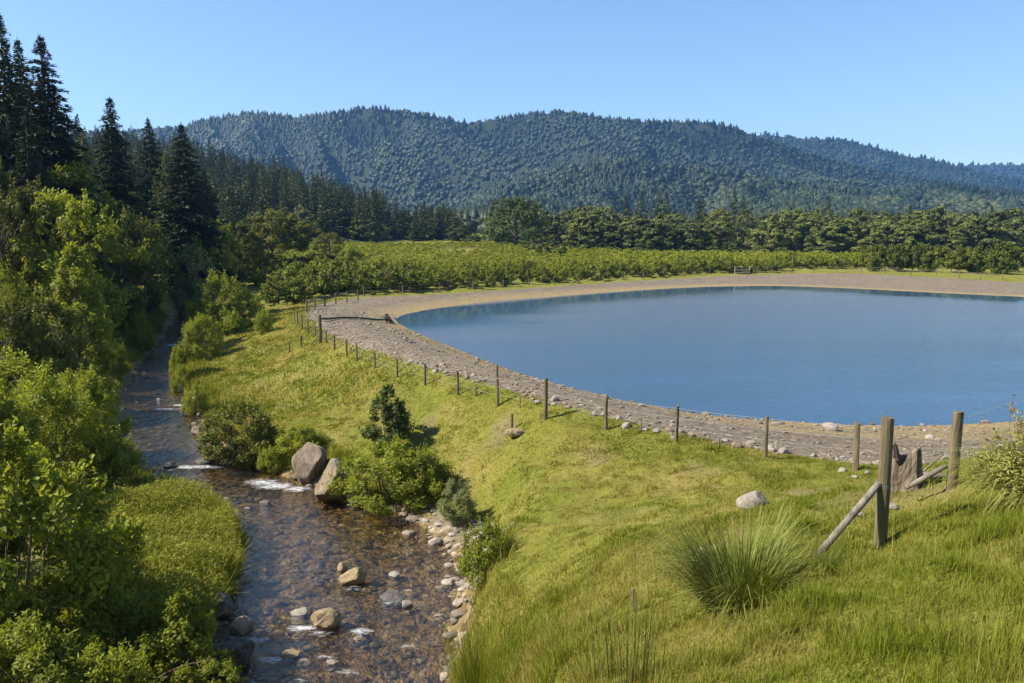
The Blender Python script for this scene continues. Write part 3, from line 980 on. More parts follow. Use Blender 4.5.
p = on_z(310, 482, ZC)
put_rock("boulder", 61, M["rock"], (p[0], p[1] + .35, ZC), (1.5, 1.3, 1.6), "tall angular brown boulder at the water's edge, upstream one of the two beside the rapids", "boulder", rz=.4, sub=5, planes=8, flat=.8, soft=220, rough=.045, sink=.12)
p = on_z(331, 500, ZC)
put_rock("boulder", 64, M["rock"], (p[0], p[1] + .1, ZC), (1.25, 1.2, 1.7), "steep-sided brown boulder half covered by the wide green bush on the bank", "boulder", rz=2.0, sub=5, planes=8, flat=.85, soft=220, rough=.045, sink=.14)
p = ground_at(752, 508)
put_rock("rock", 66, M["pale_rock"], p, (.62, .5, .5), "pale rounded rock lying alone on the grass slope below the fence", "rock", rz=.3, sub=4, planes=10, soft=45, sink=.3)
for k, (a, b, w, h, mt, lb, dx) in enumerate([
    (353, 584, .82, .42, "tan_rock", "rounded tan rock standing dry in mid creek, largest of the pale rocks in the water", 0),
    (342, 570, .36, .22, "tan_rock", "small tan stone just upstream of the big tan rock in the creek", 0),
    (323, 627, .8, .40, "tan_rock", "low golden brown rock in the creek beside the lower ripples", 0),
    (406, 607, .30, .2, "pale_rock", "small whitish stone in the shallows near the right bank", 0),
    (392, 598, .8, .14, "dark_rock", "flat dark slab barely above the shallow water", 0),
    (214, 622, 1.05, .62, "dark_rock", "dark wet boulder at the left water edge below the tall grass", 0),
    (240, 632, .75, .3, "rock", "flat brown rock just right of the dark boulder on the left bank", 0),
    (232, 668, 1.0, .55, "dark_rock", "dark boulder at the left water edge nearest the bottom of the picture", 0),
    (222, 652, .5, .2, "rock", "small grey brown stone between the two dark boulders", 0),
    (412, 513, .8, .5, "rock", "grey rock at the foot of the wide green bush, left of its neighbour", 0),
    (398, 512, .45, .3, "rock", "small grey rock in the shade of the wide green bush", 0),
    (362, 505, .4, .3, "rock", "small brown stone beside the steep boulder at the water edge", 0),
    (197, 434, .8, .4, "rock", "brown flat rock at the foot of the far right bank", 0),
    (213, 446, .6, .4, "rock", "brown stone between the bank rocks and the dark shrub", 0),
    (185, 410, .6, .25, "rock", "small flat stone at the upstream rapids by the right bank", 0),
    (170, 468, .6, .25, "dark_rock", "dark stone breaking the water in the middle of the upper rapids", 0),
    (205, 463, .9, .2, "dark_rock", "long dark stone at the right end of the upper rapids", 0),
    (150, 472, .5, .2, "dark_rock", "dark stone at the left end of the upper rapids", 0),
    (300, 612, .5, .1, "pale_rock", "flat pale stone awash above the lower ripples", 0),
    (395, 575, .4, .12, "pale_rock", "flat pale stone in the brown shallows beside the gravel bank", 0),
    (290, 655, .55, .12, "tan_rock", "flat tan slab awash below the golden brown rock", 0),
]):
    p = on_z(a, b, ZC)
    put_rock("rock", 100 + k, M[mt], (p[0], p[1] + h * .4, ZC - .06), (w, w * random.uniform(.7, .95), h * 1.5), lb, "rock", None, None, .22, sub=4, planes=10, soft=55, rough=.06)


# stones along the upper edge of the gravel shore
ge = catmull([on_z(a, b + 1, 1.0)[:2] for a, b in grass_edge_px[3:]], 12)
stone_meshes = [rock_mesh("stone", 200 + i, M["pale_rock"] if i % 2 else M["rock"], sub=2, planes=9, soft=55) for i in range(7)]
used = []
for k in range(110):
    t = R.uniform(.1, 1) ** .8
    q = ge[int(t * (len(ge) - 1))] + R.normal(0, .28, 2) + np.array([.12, .25])
    s = R.uniform(.07, .19) * (1.3 if R.random() < .15 else 1)
    if any((q[0] - a) ** 2 + (q[1] - b) ** 2 < (s * 1.05 + c) ** 2 * .8 for a, b, c in used):
        continue
    used.append((q[0], q[1], s))
    o = obj("stone", stone_meshes[k % 7], None, (q[0], q[1], terrain(q[0], q[1])[0] + s * .15), R.uniform(0, 6), (s, s * R.uniform(.7, 1), s * R.uniform(.8, 1.2)))
    tag(o, "loose pale stone lying where the grass meets the gravel along the fence", "stone", "stones along the grass edge of the gravel shore")

# pale rubble by the stump
for k, (a, b, s, lb) in enumerate([(842, 472, .34, "white flat stone at the foot of the fence post left of the strainer post"), (868, 474, .24, "pale block of rubble between the post and the thick strainer post"),
                                   (893, 508, .2, "whitish stone in the bare patch right of the thick post"), (884, 500, .16, "small pale stone in the bare patch behind the thick post"),
                                   (860, 515, .16, "small pale stone in the dry grass left of the thick post"), (706, 553, .3, "brown clod of earth at the top left of the big tussock"),
                                   (830, 430, .75, "low pale rock on the shore beside the water"), (855, 478, .2, "small stone touching the foot of the middle post")]):
    p = ground_at(a, b)
    put_rock("stone", 300 + k, M["tan_rock"] if "clod" in lb else M["pale_rock"], p, (s, s * .8, s * .55), lb, "stone", sub=3, planes=9, soft=55)

# gravel stones and cobbles: nobody could count them
PEB = [rock_shape(400 + i, sub=1, planes=7, flat=.6, soft=55, rough=.1) for i in range(5)]
PEB2 = [rock_shape(420 + i, sub=2, planes=8, flat=.6, soft=55, rough=.1) for i in range(5)]


def scatter_stones(name, pts, size, tint, protos):
    b = Build()
    for i in range(len(protos)):
        k = np.arange(i, len(pts), len(protos))
        q, f = protos[i]
        a = R.uniform(0, 6.28, len(k))
        s = size[k]
        ca, sa = np.cos(a)[:, None], np.sin(a)[:, None]
        v = np.stack([(q[None, :, 0] * ca - q[None, :, 1] * sa) * s[:, None], (q[None, :, 0] * sa + q[None, :, 1] * ca) * s[:, None] * R.uniform(.6, 1, len(k))[:, None], q[None, :, 2] * s[:, None] * R.uniform(.7, 1.1, len(k))[:, None]], -1)
        v = v + pts[k][:, None, :]
        ff = f[None] + (np.arange(len(k)) * len(q))[:, None, None]
        b.add(v.reshape(-1, 3), None, ff.reshape(-1, 3), np.repeat(tint[k], len(q)))
    me = b.mesh(name, M["stones"], False)
    return obj(name, me)


n = 60000
gxs, gys = R.uniform(-19, 30, n), R.uniform(22, 80, n)
zz, g_, e_, d_ = terrain(gxs, gys, True)
ok = (g_ > -.2) & (e_ > -.15) & (np.abs(gxs) < gys * .72) & (R.uniform(0, 1, n) < np.clip(.75 * (fbm(gxs * .5, gys * .5, 62, 3) * 1.6 - .3) + .5 * sstep(1.6, .2, g_), .03, 1))
pts = np.stack([gxs, gys, zz], 1)[ok]
sz = np.clip(R.lognormal(-3.2, .55, len(pts)), .02, .26)
pts[:, 2] += sz * .15
tag(scatter_stones("gravel", pts, sz, np.clip(R.normal(.5, .22, len(pts)), 0, 1), PEB), None, None, None, "stuff")

n = 30000
cxs, cys = R.uniform(-30, 1, n), R.uniform(15, 66, n)
zz, g_, e_, d_ = terrain(cxs, cys, True)
onbar = np.hypot((cxs - barx - .4) * .9, (cys - bary) * .40) < 2.0
ok = ((d_ < .15) & (R.uniform(0, 1, n) < np.clip(.35 + .9 * (fbm(cxs * .6, cys * .6, 63, 3) - .45) + (d_ > -.5) * .3, .08, 1) * np.where(cys < 32, 1, .45))) | (onbar & (d_ < 1.5))
pts = np.stack([cxs, cys, zz], 1)[ok]
sz = np.clip(R.lognormal(-2.3, .5, len(pts)), .04, .30)
sz = np.where(pts[:, 2] < ZC - .02, sz, sz * .8)
pts[:, 2] += sz * .1
inb = onbar[ok]
tag(scatter_stones("creek_cobbles", pts, sz, np.clip(np.where(inb, R.normal(.7, .15, len(pts)), R.normal(.45, .2, len(pts))), 0, 1), PEB2), None, None, None, "stuff")


# ------------------------------------------------------------------ grass
def blades(name, pts, ln, wd, tint, m, lean=.5, curl=.5, wind=(.04, 0)):
    n = len(pts)
    a = R.uniform(0, 2 * np.pi, n)
    l = np.abs(R.normal(0, lean, n))
    d = np.stack([np.cos(a) * l + wind[0], np.sin(a) * l + wind[1], np.ones(n)], 1)
    d /= np.linalg.norm(d, axis=1, keepdims=True)
    b_ = R.uniform(0, 2 * np.pi, n)
    s = np.stack([np.cos(b_), np.sin(b_), np.zeros(n)], 1) * wd[:, None]
    h1 = d * (ln * .55)[:, None]
    out = np.stack([d[:, 0], d[:, 1], np.zeros(n)], 1)
    h2 = d * (ln)[:, None] + out * (ln * curl * R.uniform(.2, 1, n))[:, None] - np.array([0, 0, 1.]) * (ln * curl * .35 * R.uniform(0, 1, n))[:, None]
    p = pts - np.array([0, 0, .03])
    v = np.stack([p - s * .5, p + s * .5, p + h1 + s * .42, p + h1 - s * .42, p + h2], 1).reshape(-1, 3)
    k = np.arange(n) * 5
    q = np.stack([k, k + 1, k + 2, k + 3], 1)
    t = np.stack([k + 3, k + 2, k + 4], 1)
    tv = np.repeat(tint, 5).reshape(n, 5)
    return v, q, t, tv.ravel()


gb = Build()
for (y0, y1, dens, l0, wdt) in [(3.5, 9, 4200, .12, .007), (9, 15, 2400, .12, .010), (15, 25, 1100, .095, .015), (25, 38, 620, .10, .022), (38, 60, 230, .16, .04), (60, 92, 70, .2, .06)]:
    xl, xr = -.45 * y1 - 1.5, min(.86 * y1 + 3, 60)
    n = int((xr - xl) * (y1 - y0) * dens)
    x, y = R.uniform(xl, xr, n), R.uniform(y0, y1, n)
    ok = (np.abs(x) < .80 * y + 3)
    x, y = x[ok], y[ok]
    z, g_, e_, d_ = terrain(x, y, True)
    side = (d_ > .35) & ~((np.hypot((x - barx - .4) * 1.0, (y - bary) * .46) < 1.8) & (d_ < 1.2 + .7 * vnoise(x * 2, y * 2, 9)))
    patch = fbm(x * .5, y * .5, 51, 4)
    lush = fbm(x * .22 + 7, y * .22, 52, 3)
    thin = np.clip(1.25 - 1.6 * sstep(.62, .74, fbm(x * .35, y * .35, 91, 4)) * (y > 13), .6, 1)
    ok = side & (g_ < .25 - .5 * vnoise(x * 2, y * 2, 6)) & (R.uniform(0, 1, len(x)) < thin) & ((x < 22) | (y > 30))
    for a, b, rr in [(500, 430, .8), (880, 500, 1.2), (740, 540, .6), (800, 490, .8), (430, 420, .5)]:
        q = ground_at(a, b)
        ok &= ~((np.hypot(x - q[0], y - q[1]) < rr * (.6 + .8 * vnoise(x * 3, y * 3, 4))) & (R.uniform(0, 1, len(x)) < .75))
    x, y, z, patch, lush, d_ = x[ok], y[ok], z[ok], patch[ok], lush[ok], d_[ok]
    bankt = sstep(2.2, .4, d_)
    rightl = sstep(4, 8, x) * sstep(13, 9, y)
    hgt = l0 * (.55 + 1.1 * lush) * R.uniform(.5, 1.35, len(x)) * (1 + 1.5 * bankt + .25 * rightl)
    tn = np.clip((patch - .5) * 1.8 + (lush - .5) * 1.2 + .58 + R.normal(0, .27, len(x)) + .35 * bankt + .15 * rightl, 0, 1)
    tuft = sstep(.56, .72, fbm(x * 1.9, y * 1.9, 57, 3))
    hgt = hgt * (.75 + .75 * tuft)
    tn = np.clip(tn + .22 * tuft, 0, 1)
    w_ = wdt * R.uniform(.6, 1.3, len(x))
    gb.add(*blades("g", np.stack([x, y, z], 1), hgt, w_, tn, None))
n = 9000
x, y = R.uniform(-18, 26, n), R.uniform(24, 80, n)
z, g_, e_, d_ = terrain(x, y, True)
ok = (g_ > 0) & (e_ > .5) & (R.uniform(0, 1, n) < sstep(.5, .68, fbm(x * .7, y * .7, 96, 3)) * (e_ < 5))
x, y, z = x[ok], y[ok], z[ok]
gb.add(*blades("g", np.stack([x, y, z], 1), R.uniform(.05, .18, len(x)), R.uniform(.015, .03, len(x)), np.clip(R.normal(.12, .15, len(x)), 0, 1), None, .6, .6))
tag(obj("grass", gb.mesh("grass", M["grass"])), None, None, None, "stuff")


def in_px_poly(poly, n, z):
    w = np.array([on_z(a, b, z)[:2] for a, b in poly])
    lo, hi = w.min(0), w.max(0)
    x, y = R.uniform(lo[0], hi[0], n * 4), R.uniform(lo[1], hi[1], n * 4)
    k = inside(x, y, w)
    x, y = x[k][:n], y[k][:n]
    return np.stack([x, y, terrain(x, y)], 1)


# tall grass on the bar in the bend and along the banks
tb = Build()
p = in_px_poly([(118, 512), (180, 503), (232, 522), (240, 556), (222, 598), (200, 640), (128, 662), (105, 600)], 15000, -1.6)
cl_ = fbm(p[:, 0] * .8, p[:, 1] * .8, 71, 3)
tb.add(*blades("t", p, (.45 + .9 * cl_) * R.uniform(.5, 1.3, len(p)), R.uniform(.014, .034, len(p)), np.clip(.35 + .9 * (cl_ - .4) + R.normal(.2, .25, len(p)), 0, 1), None, .45, .7, (.05, 0)))
kq = R.integers(0, len(p), 24000)
lp = p[kq] + R.normal(0, .07, (len(kq), 3)) * np.array([1, 1, 0])
lp[:, 2] += (.45 + .9 * cl_[kq]) * R.uniform(.15, 1.12, len(kq)) ** .6
lv, lq, lc = leaf_quads(lp, R.normal(0, .8, (len(kq), 3)) + np.array([-.2, -.1, .8]), .14, .034, R, np.clip(R.normal(.62, .25, len(kq)), 0, 1), R.normal(0, .6, (len(kq), 3)) + np.array([0, 0, .8]))
tb.add(lv, lq, None, lc)
n = 26000
t = R.uniform(0, len(creek) - 12, n)
i0 = t.astype(int)
c_ = creek[i0] + (creek[i0 + 1] - creek[i0]) * (t - i0)[:, None]
dv = creek[i0 + 1, :2] - creek[i0, :2]
dv /= np.linalg.norm(dv, axis=1, keepdims=True)
sd = np.where(R.random(n) < .6, 1, -1)
off = (c_[:, 2] + R.uniform(-.1, 1.7, n)) * sd
x, y = c_[:, 0] + dv[:, 1] * off, c_[:, 1] - dv[:, 0] * off
z, g_, e_, d_ = terrain(x, y, True)
cl_ = fbm(x * .7, y * .7, 72, 3)
ok = (d_ > .15) & (d_ < 2) & (z > ZC + .05) & (R.uniform(0, 1, n) < sstep(.38, .55, cl_)) & ~(np.hypot((x - barx - .4) * .9, (y - bary) * .40) < 1.9) & (y > 12)
x, y, z, cl_ = x[ok], y[ok], z[ok], cl_[ok]
tb.add(*blades("t", np.stack([x, y, z], 1), (.2 + .55 * cl_) * R.uniform(.5, 1.3, len(x)), np.clip(y / 1600, .01, .05) * R.uniform(.7, 1.4, len(x)), np.clip(.65 + R.normal(0, .2, len(x)), 0, 1), None, .4, .6))
# weeds on the left bank under the shrubs
n = 26000
x, y = R.uniform(-45, -8, n), R.uniform(13, 75, n)
z, g_, e_, d_ = terrain(x, y, True)
cl_ = fbm(x * .5, y * .5, 73, 3)
dl, bi = seg_dist(x, y, creek)
ii = np.clip(bi.astype(int), 0, len(creek) - 2)
left = ((creek[ii + 1, 0] - creek[ii, 0]) * (y - creek[ii, 1]) - (creek[ii + 1, 1] - creek[ii, 1]) * (x - creek[ii, 0])) > 0
ok = (d_ > .4) & left & (np.abs(x) < .74 * y + 1)
x, y, z, cl_ = x[ok], y[ok], z[ok], cl_[ok]
tb.add(*blades("t", np.stack([x, y, z], 1), (.25 + .7 * cl_) * R.uniform(.5, 1.3, len(x)), np.clip(y / 1000, .02, .06) * R.uniform(.7, 1.4, len(x)), np.clip(.7 + R.normal(0, .2, len(x)), 0, 1), None, .5, .6))
# scattered seed stalks in the near grass
n = 5200
x, y = R.uniform(-3, 12, n), R.uniform(4.5, 19, n)
z, g_, e_, d_ = terrain(x, y, True)
ok = (d_ > .6) & (g_ < 0) & (R.uniform(0, 1, n) < sstep(.45, .6, fbm(x * .8, y * .8, 81, 3)))
x, y, z = x[ok], y[ok], z[ok]
tb.add(*blades("t", np.stack([x, y, z], 1), R.uniform(.22, .5, len(x)), R.uniform(.004, .008, len(x)), np.clip(R.normal(.3, .3, len(x)), 0, 1), None, .2, .3))
tag(obj("tall_grass", tb.mesh("tall_grass", M["tall"])), None, None, None, "stuff")


def tussock(name, seed, n, ln, base_r, wd, m, lean, curl, tl=.1, th=1.0):
    rng = np.random.default_rng(seed)
    b = Build()
    a = rng.uniform(0, 6.28, n)
    rr = base_r * np.sqrt(rng.uniform(0, 1, n))
    p = np.stack([np.cos(a) * rr, np.sin(a) * rr, np.full(n, -.03)], 1)
    le = lean * (rr / base_r) * rng.uniform(.5, 1.3, n) + np.abs(rng.normal(0, .1, n))
    a2 = a + rng.normal(0, .35, n)
    L = ln * rng.uniform(.4, 1.12, n) * (1 + .22 * np.sin(3 * a + seed) + .15 * np.sin(7 * a))
    tn = rng.uniform(.55, 1, n)
    tip = np.where(rng.random(n) < .3, rng.uniform(0, .35, n), rng.uniform(.45, 1, n))
    vs, qs, ts, cs = [], [], [], []
    seg = 5
    W = wd * rng.uniform(.6, 1.3, n)
    sd = np.stack([-np.sin(a2), np.cos(a2), np.zeros(n)], 1)
    rows = []
    for k in range(seg):
        t = k / (seg - 1)
        ang = le + curl * rng.uniform(.5, 1.2, n) * t * t * np.clip(le * 1.6, .2, 1)
        hx = np.sin(ang) * L * t
        hz = np.cos(ang) * L * t
        c = p + np.stack([np.cos(a2) * hx, np.sin(a2) * hx, hz], 1)
        w = W * (1 - t * .92)
        rows.append(np.stack([c - sd * w[:, None] / 2, c + sd * w[:, None] / 2], 1))
        cs.append(np.repeat((tn * (1 - t ** 4) + tip * t ** 4)[:, None], 2, 1))
    v = np.stack(rows, 1).reshape(n, seg * 2, 3)
    c = np.stack(cs, 1).reshape(-1)
    k0 = (np.arange(n) * seg * 2)[:, None]
    q = np.concatenate([np.stack([k0[:, 0] + 2 * k, k0[:, 0] + 2 * k + 1, k0[:, 0] + 2 * k + 3, k0[:, 0] + 2 * k + 2], 1) for k in range(seg - 1)])
    b.add(v.reshape(-1, 3), q, None, c)
    return b.mesh(name, m)


p = ground_at(742, 606)
o = obj("grass_tussock", tussock("grass_tussock", 1, 2500, 1.05, .42, .020, M["tussock"], .60, .45), None, p, .4, (1.05, 1.05, 1.0))
tag(o, "big dense tussock of arching rushes with pale tips in front of the braced post", "tussock")
p = ground_at(829, 572)
o = obj("grass_tussock", tussock("grass_tussock", 2, 350, .75, .12, .010, M["tussock"], 1.2, .5), None, p, 0, 1)
o.rotation_euler = (0, .55, 0)
tag(o, "small flattened tuft of dry grass at the foot of the leaning brace", "tussock")
rb = Build()
for (a, b, h) in [(612, 690, .95), (620, 692, .9), (628, 688, 1.0), (605, 686, .75), (640, 690, .85), (651, 684, .8), (634, 692, .7), (618, 688, .65), (646, 690, .6), (660, 690, .5), (600, 690, .5), (670, 688, .45)]:
    pass
p = ground_at(628, 684)
me = tussock("rush_clump", 5, 130, 1.25, .40, .011, M["tussock"], .10, .10)
o = obj("rush_clump", me, None, p, 0, 1)
tag(o, "clump of thin upright rushes in the near grass left of the big tussock", "rushes")
p = ground_at(478, 690)
o = obj("rush_clump", tussock("rush_clump", 6, 650, 1.45, .55, .016, M["tall"], .18, .2), None, p, 0, 1)
tag(o, "clump of tall green blades at the bottom edge beside the creek", "rushes")
p = ground_at(990, 668)
o = obj("rush_clump", tussock("rush_clump", 7, 260, .42, .4, .008, M["tall"], .3, .2), None, p, 0, 1)
tag(o, "loose clump of tall blades in the grass at the lower right corner", "rushes")


# ------------------------------------------------------------------ fences
def post_mesh(seed, h, r, sides=12, jag=.02, name="post", m=None, lean=0, bendk=.6):
    rng = np.random.default_rng(seed)
    b = Build()
    K = 9
    ang = np.arange(sides) * 2 * np.pi / sides
    wob = 1 + .06 * np.sin(2 * ang + rng.uniform(0, 6)) + .05 * np.sin(3 * ang + rng.uniform(0, 6)) + rng.normal(0, .02, sides)
    v, q, t = [], [], []
    bend = rng.normal(0, .012, 2) * h * bendk
    for i in range(K):
        f = i / (K - 1)
        z = -.35 + (h + .35) * f
        rr = r * (1.06 - .1 * f) * wob * (1 + rng.normal(0, .012, sides))
        zz = z + (rng.normal(0, jag, sides) + jag * 1.2 * np.cos(ang + seed) if i == K - 1 else 0)
        v.append(np.stack([np.cos(ang) * rr + bend[0] * math.sin(f * 3) + lean * f * h, np.sin(ang) * rr + bend[1] * math.sin(f * 3), np.full(sides, 1.) * zz], 1))
    # chamfered top
    v.append(v[-1] * np.array([1, 1, 1]) * 1.0)
    top = v[-2].copy()
    cen = top.mean(0)
    v[-1] = cen + (top - cen) * np.array([.86, .86, 1]) + np.array([0, 0, r * .10])
    for i in range(K):
        for k in range(sides):
            q.append((i * sides + k, i * sides + (k + 1) % sides, (i + 1) * sides + (k + 1) % sides, (i + 1) * sides + k))
    v = np.concatenate(v + [v[-1].mean(0, keepdims=True) + np.array([[0, 0, -.008]])])
    for k in range(sides):
        t.append((len(v) - 1, K * sides + k, K * sides + (k + 1) % sides))
    b.add(v, q, t)
    return b.mesh(name, m or M["wood"], False)


def fence_root(name, loc, label, cat="fence", group=None):
    return tag(obj(name, None, None, loc), label, cat, group)


def wires(root, tops, fracs, r=.0022, sag=.02):
    """strands strung along the posts; tops = [(base, height)]"""
    o0 = np.array(root.location)
    for fr in fracs:
        b = Build()
        path = []
        for (a, h1), (c, h2) in zip(tops[:-1], tops[1:]):
            A, C = a + np.array([0, 0, h1 * fr]), c + np.array([0, 0, h2 * fr])
            for k in range(6):
                t = k / 6
                path.append(A + (C - A) * t - np.array([0, 0, sag * 4 * t * (1 - t)]))
        path.append(tops[-1][0] + np.array([0, 0, tops[-1][1] * fr]))
        tube(b, np.array(path) - o0, r, 4)
        obj("wire", b.mesh("wire", M["wire"], True), root)


# fence along the crest between meadow and gravel
line = [(856, 470, 420.5, .075), (766, 457, 414, .06), (676, 443, 404, .06), (606, 429, 396.5, .058), (545, 419, 377, .075), (497.5, 406, 378, .06), (458, 395, 370, .052), (425, 385, 363, .055),
        (397, 377, 358, .05), (375, 368, 351, .05), (357, 361, 343, .055), (347, 356, 339, .055), (334.5, 350, 333.6, .055), (326.5, 343.5, 330.5, .055), (315.4, 336, 323.6, .055), (308, 333, 318.5, .06),
        (302, 329, 315, .055), (297.8, 325, 312, .06), (294.5, 321, 313, .05)]
tops = []
b0 = ground_at(856, 470)
root = fence_root("wire_fence", b0, "long wire fence on round wooden posts following the crest between grass slope and gravel shore")
for k, (a, yb, yt, r) in enumerate(line):
    p = ground_at(a, yb)
    h = (yb - yt) * p[1] / F
    obj("post", post_mesh(500 + k, h, r, 10, .006, lean=random.uniform(-.02, .02)), root, p - b0)
    tops.append((p, h))
wires(root, tops, (.42, .68, .93), .0055)

# strainer post and brace
p = ground_at(880, 546)
h = (546 - 409) * p[1] / F
root = fence_root("strainer_post", p, "thick weathered strainer post propped by a slanting log, nearest post to the camera", "fence post")
obj("post", post_mesh(600, h, .082, 20, .008, bendk=.2), root)
foot = ground_at(812, 562) - p
hit = np.array([-.075, -.02, h * (546 - 478) / 137.])
b = Build()
ts = np.linspace(-.06, 1, 8)[:, None]
tube(b, foot + (hit - foot) * ts, np.linspace(.052, .047, 8) * (1 + R.normal(0, .03, 8)), 12)
obj("brace", b.mesh("brace", M["grey_wood"], True), root)
b = Build()
ang = np.linspace(0, 6.28 * 2.2, 26)
tube(b, np.stack([np.cos(ang) * .089, np.sin(ang) * .089, h * .46 + ang * .004], 1), .003, 5)
tube(b, [(.089, 0, h * .47), (.11, -.05, h * .3), (.10, -.06, h * .12)], .002, 5)
obj("wire_loop", b.mesh("wire_loop", M["wire"], True), root)
strainer, strainer_h = p, h

# posts on the right
p = ground_at(951, 488)
h = (488 - 408) * p[1] / F
root = fence_root("wooden_post", p, "dark slightly leaning fence post between the stump and the pale shrub", "fence post")
obj("post", post_mesh(610, h, .078, 16, .008, lean=.02), root)
b = Build()
for fr, en in ((.93, (2.6, 1.4, .35)), (.6, (2.6, 1.4, .02))):
    s = np.array([.085 + .05 * fr * h, 0, h * fr])
    tube(b, [s, (s + np.array(en) + np.array([0, 0, h * fr])) / 2 * np.array([1, 1, 1]) - np.array([0, 0, .04 + 0 * fr]) if False else s + np.array(en) * .5 - np.array([0, 0, .03]), s + np.array(en)], .003, 5)
obj("wire", b.mesh("wire", M["wire"], True), root)
b = Build()
tube(b, [(-.75, -.05, .02), (-.42, .0, .18), (-.1, .02, .36)], [.035, .045, .04], 9)
obj("brace", b.mesh("brace", M["grey_wood"], True), root)

# single posts and stakes
for a, yb, yt, r, nm, lb in [
    (497, 377, 365, .06, "wooden_post", "lone thin post standing on the gravel shore against the pond"),
    (512, 430, 413, .05, "wooden_stake", "short dark stake beside the hollow in the grass slope"),
    (301.3, 347, 335.5, .07, "wooden_stake", "short dark stake in the grass left of the tall braced post"),
    (289.4, 352, 342, .05, "wooden_stake", "thin short stake in the grass farthest from the fence"),
    (633, 612, 586, .026, "wooden_stake", "small brown stake sticking out of the near grass among the rushes"),
    (520, 408, 396, .025, "wooden_stake", "thin grey stake by the stones between two fence posts, above the hollow"),
    (476.5, 396, 386, .028, "wooden_stake", "thin low stake among the stones left of the hollow"),
    (641, 431, 418, .025, "wooden_stake", "thin grey stake at the grass edge in front of the shore rocks"),
    (719, 449, 438, .025, "wooden_stake", "thin low stake between the two fence posts above the lone pale rock")]:
    p = ground_at(a, yb)
    o = obj(nm, post_mesh(int(a), (yb - yt) * p[1] / F, r, 9, .01), None, p)
    tag(o, lb, "post" if nm == "wooden_post" else "stake")

p = ground_at(320.5, 343)
h = (343 - 314.5) * p[1] / F
root = fence_root("braced_post", p, "tall dark post with short props at its foot by the far end of the fence", "fence post")
obj("post", post_mesh(620, h, .11, 12, .01, m=M["wood"]), root)
for s in (-1, 1):
    b = Build()
    tube(b, [(s * .5, -.2, .0), (s * .06, 0, h * .3)], .045, 7)
    obj("brace", b.mesh("brace", M["wood"]), root)

# black pipe from the shore into the water
a0, a1 = ground_at(322, 322.5), ground_at(390, 320.5)
a1 = np.array([*on_z(388, 322, .35)[:2], .55])
b = Build()
o0 = a0 + np.array([0, 0, .3])
ts = np.linspace(0, 1, 14)[:, None]
pth = o0 + (a1 - o0) * ts
gz = terrain(pth[:, 0], pth[:, 1]) + .13
pth[:, 2] = np.maximum(pth[:, 2], gz)
tube(b, pth - o0, .085, 10)
root = tag(obj("water_pipe", None, None, o0), "black pipe lying over the gravel and ending in the pond corner", "pipe")
obj("pipe", b.mesh("pipe", M["pipe"], True), root)
b = Build()
e = pth[-1] - o0
w = on_z(398, 327.5, -.1)
w = np.array([w[0], w[1], -.15]) - o0
tube(b, [e + np.array([-.35, 0.1, .35]), e + np.array([.05, 0, .12]), e + (w - e) * .6, w], [.17, .17, .16, .15], 10)
obj("outlet", b.mesh("outlet", M["pipe"], True), root)
b = Build()
for k in (-.3, .3):
    tube(b, [e + np.array([-.1, k, -.6]), e + np.array([-.1, k, .55])], .05, 7)
tube(b, [e + np.array([-.1, -.3, .45]), e + np.array([-.1, .3, .45])], .05, 7)
obj("support_frame", b.mesh("support_frame", M["pipe"]), root)

# netting fence at the far left corner
far = [(306.6, 313, 297.5), (315, 309, 296.5), (325, 306, 294), (335.7, 304, 293), (347, 302, 294), (358, 300.5, 293.5)]
b0 = ground_at(306.6, 313)
root = fence_root("netting_fence", b0, "wire netting fence on stout posts curving round the far left corner of the gravel", "fence")
tops = []
for k, (a, yb, yt) in enumerate(far):
    p = ground_at(a, yb)
    h = 1.2
    obj("post", post_mesh(640 + k, h, .08, 9, .01), root, p - b0)
    tops.append((p, h))
wires(root, tops, (.08, .3, .52, .74, .96), .006)
b = Build()
for (A, ha), (C, hc) in zip(tops[:-1], tops[1:]):
    n = int(np.linalg.norm(C - A) / .3)
    for k in range(1, n):
        q = A + (C - A) * k / n - b0
        tube(b, [q + np.array([0, 0, .05]), q + np.array([0, 0, 1.15])], .005, 3, cap=False)
obj("netting", b.mesh("netting", M["wire"]), root)

# fence at the top of the far bank
pts = []
crest = [(362, 298), (430, 294), (500, 289.5), (560, 285), (620, 281), (680, 277.6), (730, 276.0)]
cw = catmull([on_z(a, b - .4, .8)[:2] + np.array([0, 1.2]) for a, b in crest], 40)


def walk(path, step):
    out, acc = [path[0]], 0
    for a, b in zip(path[:-1], path[1:]):
        acc += np.linalg.norm(b - a)
        if acc >= step:
            out.append(b)
            acc = 0
    return out


def bank_fence(path, step, label, hgt, rail):
    q0 = path[0]
    base = np.array([q0[0], q0[1], terrain(q0[0], q0[1])[0]])
    root = fence_root("wire_fence", base, label)
    tops = []
    for k, q in enumerate(walk(path, step)):
        p = np.array([q[0], q[1], terrain(q[0], q[1])[0]])
        h = hgt * random.uniform(.88, 1.15)
        obj("post", post_mesh(700 + k, h, random.uniform(.06, .09), 8, .01), root, p - base)
        tops.append((p, h))
    wires(root, tops, (.3, .6, .9), .006)
    if rail:
        b = Build()
        for (A, ha), (C, hc) in zip(tops[:-1], tops[1:]):
            tube(b, [A - base + np.array([0, 0, ha * .8]), C - base + np.array([0, 0, hc * .8])], .035, 6)
        obj("rail", b.mesh("rail", M["wood"]), root)


